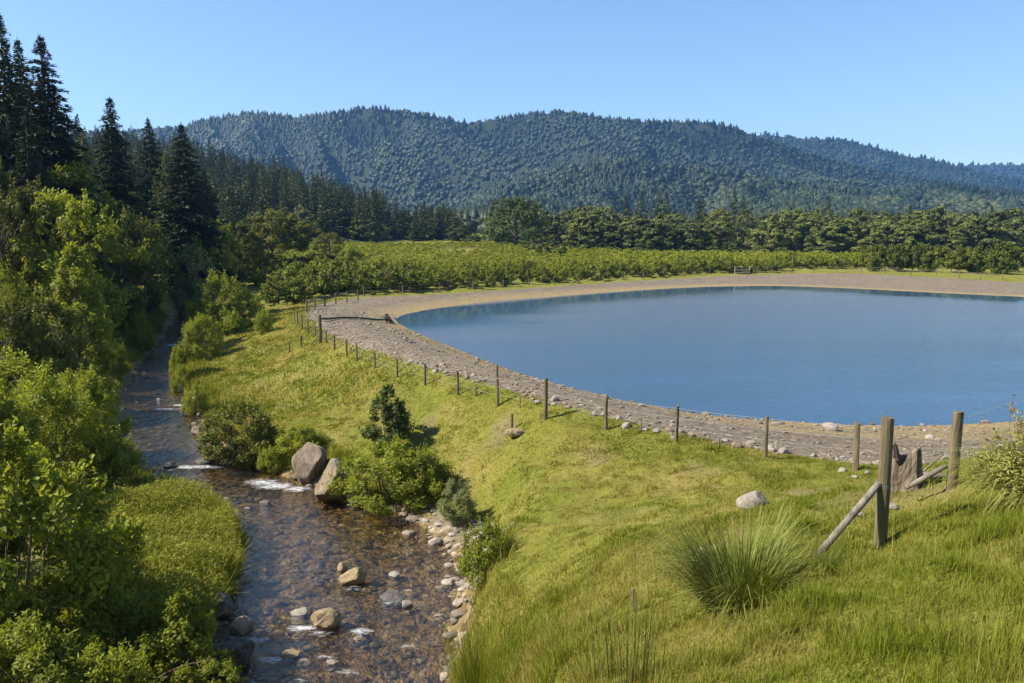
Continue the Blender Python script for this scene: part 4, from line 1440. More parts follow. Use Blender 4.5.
bank_fence(cw, 5.5, "low wire fence in front of the orchard on the far bank, left of the gate", 1.15, False)
cw2 = catmull([on_z(a, b, .8)[:2] + np.array([0, 1.6]) for a, b in [(756, 275.4), (800, 274.6), (860, 274.8), (920, 276.6), (960, 278.2), (1030, 282.5)]], 40)
bank_fence(cw2, 4.2, "post and rail fence on the far bank right of the gate", 1.25, True)
# gate frame on the far bank
g0 = on_z(737, 275.8, .8) + np.array([0, 1.5, 0])
g1 = on_z(752, 275.8, .8) + np.array([0, 1.5, 0])
root = tag(obj("gate", None, None, g0), "pale gate frame with rails in the fence on the far bank", "gate")
dx = g1[0] - g0[0]
for x_ in (0, dx * .5, dx):
    b = Build()
    tube(b, [(x_, 0, -.2), (x_, 0, 1.65)], .07, 8)
    obj("post", b.mesh("post", M["pale_metal"]), root)
for z_ in (.55, 1.0, 1.55):
    b = Build()
    tube(b, [(0, -.08, z_), (dx * (1 if z_ < 1.2 else .55), -.08, z_)], .045, 8)
    obj("rail", b.mesh("rail", M["pale_metal"]), root)

# ------------------------------------------------------------------ stump
p = ground_at(903, 488)
rng = np.random.default_rng(77)
S, K = 30, 12
ang = np.arange(S) * 2 * np.pi / S
v = []
topz = .66 + .12 * np.sin(2 * ang + 1.0) + .07 * np.sign(np.sin(3 * ang + .4)) * np.abs(np.sin(3 * ang)) + rng.normal(0, .03, S)
for i in range(K):
    f = i / (K - 1)
    rr = (.30 - .06 * f + .16 * (1 - f) ** 5) * (1 + .14 * np.sin(5 * ang + 1) * (1 - .3 * f) + .07 * np.sin(9 * ang + 2 * f) + rng.normal(0, .02, S))
    v.append(np.stack([np.cos(ang) * rr, np.sin(ang) * rr, -.12 + (topz + .12) * f], 1))
for i in range(5):                                         # hollow heart
    f = i / 4
    rr = (.17 - .05 * f) * (1 + .1 * np.sin(4 * ang))
    v.append(np.stack([np.cos(ang) * rr, np.sin(ang) * rr, (topz - .02) * (1 - f) + .18 * f], 1))
K2 = K + 5
v = np.concatenate(v + [np.array([[0, 0, .18]])])
q = [(i * S + k, i * S + (k + 1) % S, (i + 1) * S + (k + 1) % S, (i + 1) * S + k) for i in range(K2 - 1) for k in range(S)]
t = [(len(v) - 1, (K2 - 1) * S + k, (K2 - 1) * S + (k + 1) % S) for k in range(S)]
root = tag(obj("tree_stump", None, None, p, 2.2), "broken hollow tree stump on the bare ground behind the thick post", "stump")
obj("trunk", mesh_from("trunk", v, q, t, None, False, [M["stump_wood"]]), root)
b = Build()
for k in range(26):
    a = rng.uniform(0, 6.28)
    s = np.array([math.cos(a) * .38, math.sin(a) * .38, 0])
    e = s + np.array([math.cos(a + rng.normal(0, 1)), math.sin(a + rng.normal(0, 1)), rng.uniform(.2, .9)]) * rng.uniform(.2, .45)
    tube(b, [s, (s + e) / 2 + rng.normal(0, .04, 3), e], [.006, .004, .002], 4)
obj("dead_twigs", b.mesh("dead_twigs", M["dead"]), root)
p = ground_at(925, 484)
b = Build()
tube(b, [(-.45, .1, .02), (0, .0, .16), (.5, -.05, .14)], [.05, .07, .05], 9)
tube(b, [(-.2, .0, .08), (.1, .1, .3), (.35, .12, .52)], [.022, .018, .012], 7)
tag(obj("fallen_branch", b.mesh("fallen_branch", M["grey_wood"], True), None, p), "grey fallen branch lying between the stump and the leaning post", "branch")
# hollow with turned earth on the slope
p = ground_at(517, 434)
put_rock("earth_clod", 91, M["tan_rock"], p, (.9, .5, .4), "clod of turned brown earth beside the short stake on the slope", "earth clod", rz=.2, sub=4, planes=8, soft=14, rough=.16)

# ------------------------------------------------------------------ shrubs and trees, near
def plant(kind, px, pyb, wpx, hpx, label, cat, v=0, group=None, z=None, y=None):
    if y is not None:
        q = on_y(px, pyb, y)
        q = np.array([q[0], q[1], terrain(q[0], q[1])[0]])
    elif z is not None:
        q = on_z(px, pyb, z)
        q = np.array([q[0], q[1], terrain(q[0], q[1])[0]])
    else:
        q = ground_at(px, pyb)
    pr = PR[kind][v % len(PR[kind])]
    return pr.place(q, label, cat, group, hpx * q[1] / F, wpx * q[1] / F)


# right bank of the creek
plant("darkbush", 238, 466, 74, 64, "dark shrub with a shadowed right side leaning over the creek's right bank", "shrub", 0)
plant("sapling", 388, 446, 42, 60, "upright dark green sapling standing on the grass slope above the wide bush", "sapling")
plant("willow", 389, 506, 102, 64, "wide bright green bush beside the steep boulder", "bush", 0)
plant("bush", 420, 500, 64, 50, "right half of the bright bush mass, overhanging the grey rocks", "bush", 1)
plant("pale", 456, 524, 40, 46, "thin greyish bush on the bank right of the gravel bar", "bush")
plant("bush", 486, 578, 58, 58, "leafy green bush above the gravel bar, nearest of the right bank bushes", "bush", 0)
plant("bush", 300, 452, 50, 26, "low green bush between the dark shrub and the tall boulder", "bush", 1)
plant("bush", 272, 472, 30, 26, "low leafy bush touching the upstream side of the tall boulder", "bush", 0)
plant("willow", 202, 358, 46, 42, "round pale green bush at the bend of the far creek", "bush", 1)
plant("willow", 224, 334, 62, 58, "tall bright bush above the round bush, where the meadow narrows", "bush", 0)
plant("pale", 196, 322, 44, 78, "pale grey green tree standing behind the bright bushes at the far bend", "tree")
plant("bush", 264, 332, 20, 22, "small round bush standing alone on the meadow's far edge", "bush", 0)
plant("bush", 182, 392, 20, 26, "small bush on the far right bank, upstream of the flat rock", "bush", 1)
plant("bush", 196, 414, 26, 30, "small bush on the right bank just downstream of the rapids", "bush", 0)
plant("bush", 245, 318, 30, 26, "small bush at the edge of the orchard trees near the far bend", "bush", 1)
plant("bush", 178, 372, 16, 24, "small bush at the water edge below the round bush", "bush", 1)
# right edge
p = ground_at(1052, 502)
root = tag(obj("grass_clump", None, None, p), "pale yellowish mound of tall grass on the rise at the right edge", "grass clump")
obj("blades", tussock("blades", 31, 3200, 1.05, .5, .016, M["pale_grass"], .72, .75), root)
o = obj("leaves", PR["yellow"][0].parts[1][1], root, (0, 0, 0), 1.0, (.9, .9, .85))
b = Build()
rng = np.random.default_rng(8)
for k in range(16):
    a = rng.uniform(0, 6.28)
    st = np.array([math.cos(a) * .35 - .15, math.sin(a) * .35, .5])
    e = st + np.array([rng.normal(-.05, .18), rng.normal(0, .15), rng.uniform(.65, 1.0)])
    tube(b, [st, (st + e) / 2 + rng.normal(0, .03, 3), e], [.005, .004, .002], 4, .3)
    for j in range(16):
        t = rng.uniform(.78, 1.0)
        v, q, c = leaf_quads((st + (e - st) * t + rng.normal(0, .02, 3))[None], unit(1, rng), .05, .025, rng, np.array([.1]))
        b.add(v, q, None, c)
obj("seed_stalks", b.mesh("seed_stalks", M["seed"]), root)

# left bank, near
LB = [
    ("fore", 8, 700, 250, 238, 17.2, "big leafy shrub in the lower left, its right side in deep shade", "shrub", 0),
    ("fore", -70, 640, 220, 190, 19.5, "leafy shrub at the left edge behind the big leafy shrub", "shrub", 0),
    ("bush", 70, 660, 120, 90, 17.0, "spreading green bush at the foot of the big leafy shrub", "bush", 1),
    ("willow", -6, 690, 120, 100, 16.2, "feathery willow bush at the left edge, lower left", "shrub", 0),
    ("willow", 22, 760, 170, 130, 14.0, "feathery shrub in the bottom left corner", "shrub", 1),
    ("bush", 104, 735, 110, 84, 14.6, "low bright bush at the bottom edge left of the dead stems", "bush", 0),
    ("shoot", 186, 700, 100, 92, 16.6, "bright sapling with upright leafy shoots at the bottom edge beside the creek", "sapling", 0),
    ("bush", 216, 720, 60, 40, 16.2, "low bush at the bottom edge touching the nearest dark boulder", "bush", 1),
    ("willow", -14, 560, 130, 140, 25, "tall feathery willow shrub at the left edge above the big leafy shrub", "shrub", 1),
    ("willow", 52, 512, 112, 104, 29, "broad feathery willow shrub behind the big leafy shrub", "shrub", 0),
    ("willow", 22, 480, 124, 104, 32, "sunlit willow shrub in the middle of the left bank thicket", "shrub", 0),
    ("willow", 84, 458, 80, 78, 35, "bushy willow shrub leaning over the creek above the rapids", "shrub", 1),
    ("bush", 112, 500, 60, 50, 29.5, "low willow bush at the back of the tall grass in the bend", "bush", 1),
    ("bigleaf", 48, 412, 92, 104, 43, "rounded olive shrub on the left bank below the feathery pointed tree", "shrub", 1),
    ("bigleaf", 12, 420, 90, 110, 42, "olive shrub at the left edge beside the rounded olive shrub", "shrub", 0),
    ("bush", 98, 412, 42, 36, 44, "small green bush at the water edge below the pointed tree", "bush", 0),
    ("willow", 14, 392, 60, 110, 48, "pale leafy shrub at the left edge under the dark conifers", "shrub", 0),
    ("feather", 82, 372, 92, 128, 53, "bright feathery pointed tree in front of the dark trees on the left bank", "tree", 0),
    ("willow", 140, 352, 30, 40, 66, "small pale bush on the left bank where the creek bends away", "bush", 1),
    ("bush", 112, 372, 30, 26, 56, "small shaded bush under the feathery pointed tree", "bush", 0),
    ("suntree", 76, 345, 112, 150, 62, "large sunlit broadleaf tree behind the feathery pointed tree", "tree", 0),
    ("tree", 124, 335, 68, 124, 74, "dark rounded broadleaf tree right of the large sunlit tree", "tree", 1),
    ("tree", 40, 330, 90, 150, 66, "shadowed broadleaf tree at the left under the tall conifers", "tree", 1),
    ("suntree", 70, 315, 134, 150, 78, "broad olive tree in front of the tall conifers", "tree", 0),
    ("tree", 5, 330, 80, 170, 60, "dark tree cut by the left edge of the picture", "tree", 1),
    ("tree", 150, 318, 52, 92, 90, "shaded broadleaf tree below the flat tiered conifer", "tree", 0),
    ("suntree", 214, 296, 54, 66, 112, "green broadleaf tree between the tiered conifer and the orchard", "tree", 1),
    ("tree", 275, 275, 72, 62, 132, "dark broad tree standing in front of the hillside forest", "tree", 0),
    ("tree", 240, 282, 56, 54, 122, "olive tree left of the dark broad tree below the hillside", "tree", 1),
    ("tree", 330, 262, 36, 28, 175, "small dark round tree at the corner of the green field", "tree", 0),
    ("bush", 352, 262, 26, 18, 172, "low green bush right of the small dark round tree", "bush", 0),
    ("dome", 514, 247, 64, 50, 245, "big dark dome shaped tree standing alone before the far mountains", "tree", 0),
    ("wood", 540, 252, 26, 22, 205, "left of two low dark trees in the middle of the orchard", "tree", 2),
    ("wood", 556, 252, 22, 16, 203, "right and lower of two dark trees in the middle of the orchard", "tree", 2),
]
for kind, px, pyb, wpx, hpx, y, lb, cat, v in LB:
    plant(kind, px, pyb, wpx, hpx, lb, cat, v, None, None, y)

# conifers on the left
for px, ytop, y, w, lb, k, pr in [
    (2, 10, 74, 66, "tall dark conifer cut by the left edge, its top near the picture's upper left corner", 0, "conifer"),
    (20, 36, 82, 60, "tall dark conifer between the edge conifer and the tallest free standing one", 1, "conifer"),
    (43, 33, 80, 84, "tall dark conifer with a clean pointed outline against the sky", 0, "conifer"),
    (-22, 40, 70, 70, "dark conifer mostly outside the left edge", 1, "conifer"),
    (112, 95, 100, 56, "dark conifer with a sharp tip right of the tall group", 1, "conifer"),
    (84, 128, 92, 64, "olive conifer in front of the sharp tipped dark conifer", 0, "olive_conifer"),
    (62, 150, 86, 60, "shorter olive conifer below the tall dark conifers", 0, "olive_conifer"),
    (150, 117, 128, 44, "slender dark conifer left of the tiered one", 0, "conifer"),
    (183, 122, 110, 62, "dark conifer with wide flat tiers beside the hillside forest", 1, "conifer"),
    (166, 138, 118, 40, "olive conifer between the slender and the tiered conifers", 0, "olive_conifer"),
    (130, 150, 112, 40, "olive conifer standing behind the dark rounded broadleaf tree", 0, "olive_conifer"),
    (205, 168, 140, 36, "small dark conifer right of the tiered conifer", 0, "conifer"),
    (28, 110, 68, 54, "shadowed conifer in front of the tall dark group at the left", 0, "conifer"),
]:
    x = on_y(px, ytop + 40, y)[0]
    z = terrain(x, y)[0]
    top = on_y(px, ytop, y)[2]
    PR[pr][k % len(PR[pr])].place((x, y, z), lb, "conifer", None, top - z, 1.55 * w * y / F)

# bare stems at the bottom left
p = ground_at(140, 680)
b = Build()
rng = np.random.default_rng(5)
for k in range(44):
    a = rng.uniform(-.6, 1.6)
    L = rng.uniform(.6, 1.5)
    s = rng.normal(0, .25, 3) * np.array([1, 1, 0])
    d = np.array([math.cos(a), math.sin(a) * .6, rng.uniform(.25, .9)])
    ts = np.linspace(0, 1, 6)[:, None]
    pth = s + d * L * ts + np.array([.5, 0, -.5]) * L * .5 * ts ** 2
    tube(b, pth, np.linspace(.008, .003, 6), 4)
tag(obj("dead_stems", b.mesh("dead_stems", M["dead"]), None, p), "tangle of brown dead stems at the bottom edge left of the bright sapling", "dead stems")

# ------------------------------------------------------------------ orchard
spots = []
for i, yy in enumerate(np.arange(78, 262, 4.6)):
    for xx in np.arange(-60, 150, 2.7):
        x, y = xx + R.normal(0, .25), yy + .12 * xx + R.normal(0, .3)
        spots.append((x, y))
spots = np.array(spots)
z, g_, e_, d_ = terrain(spots[:, 0], spots[:, 1], True)
gap = (vnoise(spots[:, 0] * .08, spots[:, 1] * .08, 5) > .88)
dg, _ = seg_dist(spots[:, 0], spots[:, 1], gravel, True)
ok = (g_ < 0) & ((dg > 4.6) | (spots[:, 1] > 160)) & (d_ > 6) & (spots[:, 1] > 84) & (spots[:, 1] < 250 + 20 * np.sin(spots[:, 0] * .05)) & ~gap & (np.abs(spots[:, 0]) < spots[:, 1] * .68 + 4)
ok &= ~((spots[:, 0] > 58) & (spots[:, 1] < 150))
rx = spots[:, 0] + 24 + (spots[:, 1] - 84) * .40
ok &= rx > 0
ok &= ~((spots[:, 0] > 56) & (spots[:, 1] < 168)) & (np.hypot(spots[:, 0] - 0, spots[:, 1] - 245) > 12) & (np.hypot(spots[:, 0] - 9, spots[:, 1] - 204) > 7)
sp, sz_ = spots[ok], z[ok]
# the ones that show largest: nearest to the front edge of the orchard
key = np.hypot(sp[:, 0], sp[:, 1]) + .0
col = np.round(np.degrees(np.arctan2(sp[:, 0], sp[:, 1])) / 1.3)
order = np.argsort(key)
rank = {}
row_of = {}
front = []
for i in order:
    c = rank.get(col[i], 0)
    rank[col[i]] = c + 1
    front.append((c, key[i], i))
    row_of[i] = c
front.sort(key=lambda t: t[1] + 6 * t[0])
ind = [t[2] for t in front[:285]]
rest = [t[2] for t in front[285:]]
for i in ind:
    big = 1.35 if sp[i, 0] < -14 and sp[i, 1] < 135 else 1.0
    fr_ = row_of[i] <= 1
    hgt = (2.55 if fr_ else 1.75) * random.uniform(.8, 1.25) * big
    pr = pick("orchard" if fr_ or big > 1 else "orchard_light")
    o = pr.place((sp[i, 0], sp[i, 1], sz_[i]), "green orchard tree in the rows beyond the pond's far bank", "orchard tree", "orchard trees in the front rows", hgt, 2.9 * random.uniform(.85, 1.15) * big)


def merge_trees(name, protos, pos, hs, ws, m, part=-1, thin=1.0, tvar=.18):
    b = Build()
    for j, pr in enumerate(protos):
        me = pr.parts[part][1]
        nv = len(me.vertices)
        v = np.empty(nv * 3, np.float32)
        me.vertices.foreach_get("co", v)
        v = v.reshape(-1, 4, 3)
        tn = np.empty(nv, np.float32)
        me.attributes["tint"].data.foreach_get("value", tn)
        tn = tn.reshape(-1, 4)
        for i in range(j, len(pos), len(protos)):
            kk = R.random(len(v)) < thin
            a = R.uniform(0, 6.28)
            q = v[kk].reshape(-1, 3)
            s, h = ws[i] / (2 * pr.r), hs[i] / pr.h
            w = np.stack([(q[:, 0] * math.cos(a) - q[:, 1] * math.sin(a)) * s, (q[:, 0] * math.sin(a) + q[:, 1] * math.cos(a)) * s, q[:, 2] * h], 1) + pos[i]
            b.add(w, np.arange(len(w)).reshape(-1, 4), None, np.clip(tn[kk].ravel() + R.normal(0, tvar), 0, 1))
    return obj(name, b.mesh(name, m))


pos = np.stack([sp[rest, 0], sp[rest, 1], sz_[rest]], 1)
small = broadleaf(47, 2.7, 1.35, M["orchard_leaf"], 16, 22, .36, .24, .2, "round", .34, 1, .022, 1, name="orchard_tree")
small2 = broadleaf(48, 2.7, 1.35, M["orchard_leaf"], 16, 22, .36, .24, .2, "round", .34, 1, .022, 1, name="orchard_tree")
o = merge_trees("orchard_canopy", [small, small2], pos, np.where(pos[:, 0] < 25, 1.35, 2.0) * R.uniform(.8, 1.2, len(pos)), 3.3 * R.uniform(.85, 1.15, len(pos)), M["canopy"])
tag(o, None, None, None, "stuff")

# rounder trees at the right end
for k, (px, w, h) in enumerate([(872, 18, 18), (884, 17, 19), (897, 17, 19), (911, 18, 20), (928, 20, 20), (950, 21, 20), (973, 19, 20)]):
    q = on_z(px, 274.2 + max(0, px - 880) * .02, .8)
    q[1] += 5
    q[0] = (px - CX) / F * q[1]
    q[2] = terrain(q[0], q[1])[0]
    PR["hedge"][k % 2].place(q, "round green tree in the single row at the right end of the far bank", "tree", "round trees in a row on the far bank", 1.3 * h * q[1] / F, w * q[1] / F * 1.25)
q = on_z(1001, 277, .8)
q[1] += 4
q[0] = (1001 - CX) / F * q[1]
q[2] = terrain(q[0], q[1])[0]
PR["hedge"][0].place(q, "taller pointed tree at the right end of the row on the far bank", "tree", None, 30 * q[1] / F, 30 * q[1] / F)
q[0] += 5.5
q[1] += 8
q[2] = terrain(q[0], q[1])[0]
PR["hedge"][1].place(q, "round tree cut by the right edge behind the taller pointed tree", "tree", None, 18 * q[1] / F, 28 * q[1] / F)

# ------------------------------------------------------------------ far woods on the right
kb = kc = 0
for k in range(250):
    x, y = R.uniform(-8, 285), 262 + 138 * R.uniform(0, 1) ** 1.5
    if abs(x) > .69 * y or (x < 22 and y < 300):
        continue
    if any((x - a) ** 2 + (y - b_) ** 2 < 26 for a, b_ in spots[:0]):
        continue
    z = terrain(x, y)[0]
    d = (y - 262) / 138
    if R.random() < .03 + .06 * d:
        pick("hill_conifer").place((x, y, z), "dark conifer rising above the broadleaf wood beyond the orchard", "conifer", "conifers in the wood beyond the orchard", R.uniform(14, 20), R.uniform(7, 10), flat=True)
        kc += 1
    else:
        pick("wood").place((x, y, z), "broadleaf tree in the wood along the far edge of the orchard", "tree", "broadleaf trees of the wood beyond the orchard", R.uniform(11, 17) * (1 if y > 272 else .75), R.uniform(10, 14), flat=True)
        kb += 1
for px, yt in [(582, 205), (624, 194), (640, 190), (656, 187), (664, 191), (731, 187), (740, 196), (824, 196), (905, 205)]:
    y = R.uniform(330, 380)
    x = (px - CX) / F * y
    z = terrain(x, y)[0]
    pick("hill_conifer").place((x, y, z), "dark conifer rising above the broadleaf wood beyond the orchard", "conifer", "conifers in the wood beyond the orchard", on_y(px, yt, y)[2] - z, R.uniform(9, 12), flat=True)
# a low hem of bushes along the wood
for k in range(60):
    x = R.uniform(-15, 240)
    y = R.uniform(256, 263)
    if abs(x) > .68 * y:
        continue
    PR["wood"][2].place((x, y, terrain(x, y)[0]), "low bush at the foot of the wood beyond the orchard", "bush", "bushes hemming the far wood", R.uniform(2.5, 5), R.uniform(4, 8), flat=True)


# ------------------------------------------------------------------ hills
def polar_hill(name, prof, r0, r1, r2, px0, px1, seed, spur=.16, back=.5, nr=70, na=240, sk=0.0):
    """prof: list of (px, elevation in px above the horizon) of the bare ridge at distance r1(px)"""
    pxs = np.linspace(px0, px1, na)
    el = np.interp(pxs, [a for a, _ in prof], [b for _, b in prof])
    az = (pxs - CX) / F
    rs = np.concatenate([np.linspace(r0, r1, nr), np.linspace(r1, r2, 24)[1:]])
    A, Rr = np.meshgrid(az, rs)
    return az, rs, el


class Hill:
    def __init__(s, prof, r0, r1, r2, seed, spur, freq=3.0, skew=.0, pw=1.0, z0=2.0):
        s.prof, s.r0, s.r1, s.r2, s.seed, s.spur, s.freq, s.skew, s.pw, s.z0 = prof, r0, r1, r2, seed, spur, freq, skew, pw, z0

    def z(s, x, y):
        px = CX + x / np.maximum(y, 1) * F
        el = np.interp(px, [a for a, _ in s.prof], [b for _, b in s.prof])
        ridge = 8 + el / F * s.r1 - s.z0
        t = (y - s.r0) / (s.r1 - s.r0)
        tt = np.clip(t, 0, 1)
        u = x / s.r1 * s.freq
        w = u + s.skew * tt + .35 * (fbm(u * .8, tt * 1.5, s.seed + 5, 3) - .5)
        rg = 1 - np.clip(np.abs(2 * fbm(w * 1.6, tt * .7 + 3, s.seed, 4) - 1) * 2.4, 0, 1)
        rg2 = 1 - np.clip(np.abs(2 * fbm(w * 4.2, tt * 2.0, s.seed + 9, 3) - 1) * 2.2, 0, 1)
        env = np.clip(4 * tt * (1 - tt), 0, 1) ** .7
        h = ridge * (tt ** s.pw) * (1 - s.spur * env * (1 - rg) * 1.15 - s.spur * .45 * env * (1 - rg2))
        back = np.clip((y - s.r1) / (s.r2 - s.r1), 0, 1)
        return s.z0 + h * (1 - .8 * back)

    def build(s, name, px0, px1, nr=90, na=260, tuck=3):
        az = (np.linspace(px0, px1, na) - CX) / F
        rs = np.concatenate([np.linspace(s.r0, s.r1, nr), np.linspace(s.r1, s.r2, 20)[1:]])
        A, Y_ = np.meshgrid(az, rs)
        X_ = A * Y_
        Z_ = s.z(X_.ravel(), Y_.ravel())
        Z_ = Z_ - tuck * (Y_.ravel() <= s.r0 + 1e-6)
        i_ = np.arange(X_.size).reshape(X_.shape)
        q = np.stack([i_[:-1, :-1], i_[:-1, 1:], i_[1:, 1:], i_[1:, :-1]], -1).reshape(-1, 4)
        me = mesh_from(name, np.stack([X_.ravel(), Y_.ravel(), Z_], 1), q, None, None, True, [M["hill"]])
        o = obj(name, me)
        tag(o, None, None, None, "structure")
        return o


near_hill = Hill([(-400, 150), (0, 110), (120, 75), (190, 66), (250, 52), (300, 38), (350, 20), (400, 4), (460, -6), (520, -8)], 175, 400, 560, 3, .08, 6, pw=1.15, z0=1.0)
near_hill.build("wooded_hill", -420, 500, 60, 160)
extra = []
for k in range(900):
    px = R.uniform(-10, 462)
    y = R.uniform(200, 440)
    x = (px - CX) / F * y
    lim = np.interp(px, [0, 100, 150, 250, 340, 400, 462], [330, 300, 195, 205, 235, 268, 285])
    if y < lim:
        continue
    z = max(near_hill.z(np.array([x]), np.array([y]))[0], terrain(x, y)[0])
    t = (y - lim) / (440 - lim)
    if R.random() < .35 + .55 * min(1, t * 2.6):
        if kc > 296:
            extra.append((x, y, z, R.uniform(12, 19) * (.75 if px > 400 else 1), R.uniform(7, 10)))
            continue
        pick("hill_conifer").place((x, y, z), "dark conifer in the forest covering the hillside left of the field", "conifer", "conifers of the hillside forest", R.uniform(12, 19) * (.75 if px > 400 else 1), R.uniform(7, 10), flat=True)
        kc += 1
    else:
        if kb > 276:
            continue
        pick("wood").place((x, y, z), "broadleaf tree at the lower edge of the hillside forest", "tree", "broadleaf trees at the foot of the hillside forest", R.uniform(6, 10.5) * (.7 if px > 400 else 1), R.uniform(6, 9), flat=True)
        kb += 1
extra = np.array(extra)
if len(extra):
    n = 420
    px, y = R.uniform(-420, -10, n), R.uniform(185, 430, n)
    x = (px - CX) / F * y
    z = np.maximum(near_hill.z(x, y), terrain(x, y))
    extra = np.concatenate([extra, np.stack([x, y, z, R.uniform(13, 19, n), R.uniform(7, 10, n)], 1)])
    tag(merge_trees("hillside_forest", PR["hill_conifer"], extra[:, :3], extra[:, 3], extra[:, 4], M["far_needle"], thin=.7), None, None, None, "stuff")
print("wood trees", kb, "conifers", kc)

MAIN = [(-500, 40), (0, 85), (100, 100), (180, 103), (200, 107), (225, 113), (260, 118), (300, 113), (340, 118), (375, 123), (420, 118), (470, 108), (520, 116), (560, 119), (600, 113), (650, 109), (690, 110), (720, 106),
        (760, 93), (800, 80), (850, 66), (900, 56), (960, 48), (1024, 42), (1200, 30), (1600, 10)]
SECOND = [(-500, 20), (500, 60), (700, 92), (760, 98), (790, 94), (830, 93), (870, 85), (895, 77), (920, 75), (960, 64), (1024, 52), (1200, 50), (1700, 20)]
THIRD = [(500, 30), (800, 55), (940, 68), (980, 69), (1024, 69), (1100, 72), (1300, 60), (1700, 30)]
LOWER = [(300, -12), (400, -6), (440, 16), (500, 46), (560, 64), (620, 72), (680, 66), (740, 58), (800, 48), (870, 40), (940, 47), (1000, 38), (1060, 28), (1300, 10)]
hills = [(Hill(LOWER, 560, 1250, 1500, 83, .6, 3.6, -.5, .9), "foothill", 390, 1250, 22000, 10.5),
         (Hill(MAIN, 1080, 1900, 2500, 41, .88, 4.0, 1.1, .95), "mountain", -150, 1250, 66000, 10.5),
         (Hill(SECOND, 2000, 2900, 3400, 57, .3, 5.0, -.3, 1.0), "distant_mountain", 560, 1250, 12000, 15),
         (Hill(THIRD, 3200, 4100, 4600, 63, .12, 5.0, .2, 1.0), "farthest_ridge", 760, 1250, 3000, 20)]
iv, if_ = ico(1)
blob = []
for k in range(4):
    rng = np.random.default_rng(900 + k)
    q = iv * (1 + rng.normal(0, .2, len(iv)))[:, None]
    q[:, 2] = q[:, 2] * .95 + .7
    q *= .62
    blob.append((q, if_))


def lowcon(seed):
    rng = np.random.default_rng(seed)
    vs, ts = [], []
    for (z0, z1, r0) in ((.05, .55, .34), (.32, .8, .26), (.58, 1.05, .16)):
        n = 7
        a = np.arange(n) * 2 * np.pi / n + rng.uniform(0, 1)
        o_ = sum(len(v_) for v_ in vs)
        rr = r0 * rng.uniform(.65, 1.25, n)
        vs.append(np.concatenate([np.stack([np.cos(a) * rr, np.sin(a) * rr, z0 + rng.normal(0, .04, n)], 1), [[0, 0, z1]]]))
        ts += [(o_ + i, o_ + (i + 1) % n, o_ + n) for i in range(n)]
    return np.concatenate(vs), np.array(ts)


lows = [lowcon(i) for i in range(4)]
for h, nm, p0, p1, n, hh in hills:
    h.build(nm, p0, p1, 110, 420, 8)
    y = np.sqrt(R.uniform(h.r0 ** 2, (h.r1 + 40) ** 2, n))
    px = R.uniform(max(p0, -20), min(p1, 1060), n)
    x = (px - CX) / F * y
    z = h.z(x, y)
    clus = fbm(x * .006, y * .006, 7, 4)
    clus2 = fbm(x * .02, y * .02, 17, 3)
    con = R.random(n) < sstep(.46, .66, clus) * .6 + .10 + .4 * (np.abs(y - h.r1) < 60)
    b = Build()
    tint = np.clip((.55 if nm == "foothill" else .35) + 1.0 * (clus2 - .5) + .9 * (fbm(x * .0025, y * .0025, 27, 3) - .5) - .28 * con + R.normal(0, .13, n), 0, 1)
    for kind, protos in ((True, lows), (False, blob)):
        for j, (q, f) in enumerate(protos):
            k = np.where(con == kind)[0][j::len(protos)]
            if not len(k):
                continue
            a = R.uniform(0, 6.28, len(k))
            H_ = hh * R.uniform(.45, 1.4, len(k)) ** 1.1 * (1.0 if kind else .75)
            Wd = H_ * R.uniform(.8, 1.2, len(k)) * (1.15 if kind else 1.0)
            ca, sa = np.cos(a)[:, None], np.sin(a)[:, None]
            v = np.stack([(q[None, :, 0] * ca - q[None, :, 1] * sa) * Wd[:, None], (q[None, :, 0] * sa + q[None, :, 1] * ca) * Wd[:, None], q[None, :, 2] * H_[:, None]], -1) + np.stack([x[k], y[k], z[k] - 1.5], 1)[:, None, :]
            ff = f[None] + (np.arange(len(k)) * len(q))[:, None, None]
            b.add(v.reshape(-1, 3), None, ff.reshape(-1, 3), np.repeat(tint[k], len(q)))
    tag(obj(nm + "_forest", b.mesh(nm + "_forest", M["mountain_forest"], True)), None, None, None, "stuff")

n = 150
x, y = R.uniform(-120, -46, n), R.uniform(22, 180, n)
k = (x / y * F + CX < -25) & ((x < -60) | (y < 70))
x, y = x[k], y[k]
tag(merge_trees("valley_woodland", PR["wood"], np.stack([x, y, terrain(x, y)], 1), R.uniform(7, 12, len(x)), R.uniform(8, 11, len(x)), M["far_leaf"]), None, None, None, "stuff")
# woodland between the orchard wood and the foot of the mountain
n = 2600
y = np.sqrt(R.uniform(405 ** 2, 760 ** 2, n))
px = R.uniform(430, 1070, n)
x = (px - CX) / F * y
z = np.array(terrain(x, y))
b = Build()
for j, (q, f) in enumerate(blob + lows):
    k = np.arange(n)[j::8]
    H_ = R.uniform(6, 9, len(k)) * (1 if j < 4 else 2)
    v = q[None] * np.stack([H_ * .9, H_ * .9, H_], 1)[:, None, :] + np.stack([x[k], y[k], z[k] - 1], 1)[:, None, :]
    ff = f[None] + (np.arange(len(k)) * len(q))[:, None, None]
    b.add(v.reshape(-1, 3), None, ff.reshape(-1, 3), np.repeat(np.clip(R.normal(.5 if j < 4 else .25, .15, len(k)), 0, 1), len(q)))
tag(obj("woodland", b.mesh("woodland", M["mountain_forest"], True)), None, None, None, "stuff")

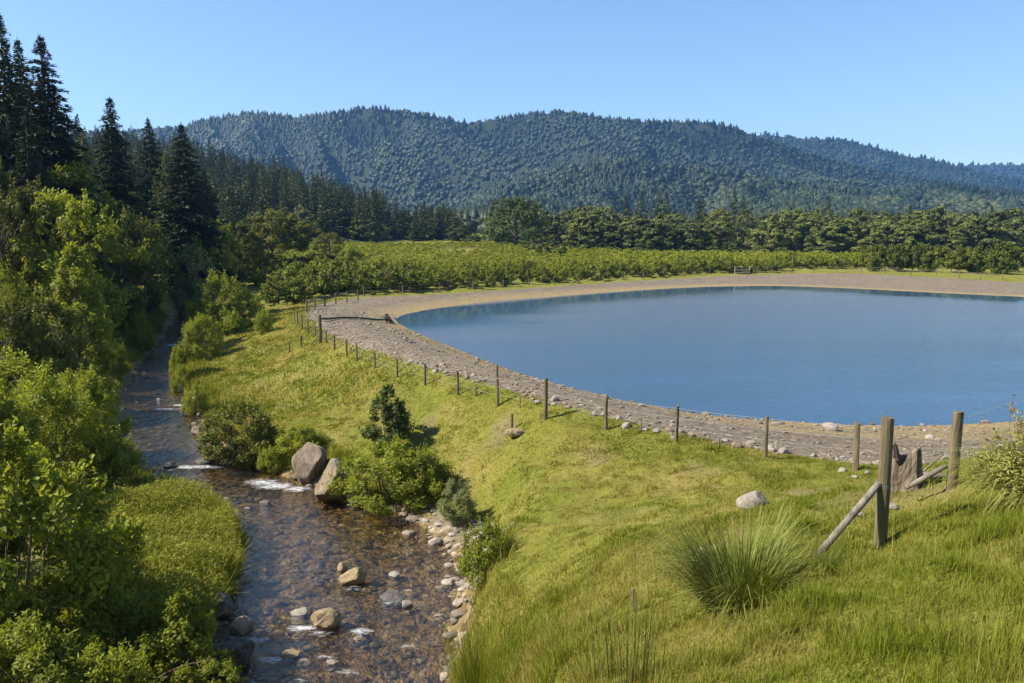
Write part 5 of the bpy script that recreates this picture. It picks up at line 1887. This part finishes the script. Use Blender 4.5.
# ------------------------------------------------------------------ air
bm = bmesh.new()
bmesh.ops.create_cube(bm, size=1)
me = bpy.data.meshes.new("haze")
bm.to_mesh(me)
bm.free()
hz, nd, lk = mat("haze")
pv = nd.new("ShaderNodeVolumePrincipled")
pv.inputs["Color"].default_value = (.22, .50, 1.0, 1)
pv.inputs["Density"].default_value = 1.0e-4
pv.inputs["Anisotropy"].default_value = .2
lk.new(pv.outputs[0], nd.new("ShaderNodeOutputMaterial").inputs["Volume"])
me.materials.append(hz)
o = obj("haze", me, None, (0, 2350, 298), 0, (9000, 5900, 604))
tag(o, None, None, None, "stuff")

# ------------------------------------------------------------------ light and sky
SUN_EL, SUN_AZ = rad(44), rad(-98)                          # azimuth from +Y towards +X
w = bpy.data.worlds.new("World")
scene.world = w
w.use_nodes = True
nd, lk = w.node_tree.nodes, w.node_tree.links
bg = nd["Background"]
sky = nd.new("ShaderNodeTexSky")
sky.sky_type = "NISHITA"
sky.sun_disc = False
sky.sun_elevation = SUN_EL
sky.sun_rotation = SUN_AZ
sky.altitude = 100
sky.air_density, sky.dust_density, sky.ozone_density = 1.0, .3, 4.0
lk.new(sky.outputs[0], bg.inputs["Color"])
bg.inputs["Strength"].default_value = .09
sd = bpy.data.lights.new("sun", "SUN")
sd.energy = 5.0
sd.angle = rad(.55)
sd.color = (1.0, .93, .82)
so = bpy.data.objects.new("sun", sd)
COL.objects.link(so)
dirv = Vector((math.cos(SUN_EL) * math.sin(SUN_AZ), math.cos(SUN_EL) * math.cos(SUN_AZ), math.sin(SUN_EL)))
so.rotation_euler = dirv.to_track_quat("Z", "Y").to_euler()
so.location = (0, 0, 60)

scene.view_settings.view_transform = "Standard"
scene.view_settings.look = "None"
scene.view_settings.exposure = 1.12
scene.view_settings.gamma = 1
scene.render.engine = "CYCLES"
scene.cycles.use_denoising = True
scene.cycles.max_bounces = 6
scene.cycles.diffuse_bounces = 3
scene.cycles.glossy_bounces = 3
scene.cycles.transmission_bounces = 4
scene.cycles.transparent_max_bounces = 8
scene.cycles.volume_bounces = 0
scene.cycles.caustics_reflective = False
scene.cycles.caustics_refractive = False
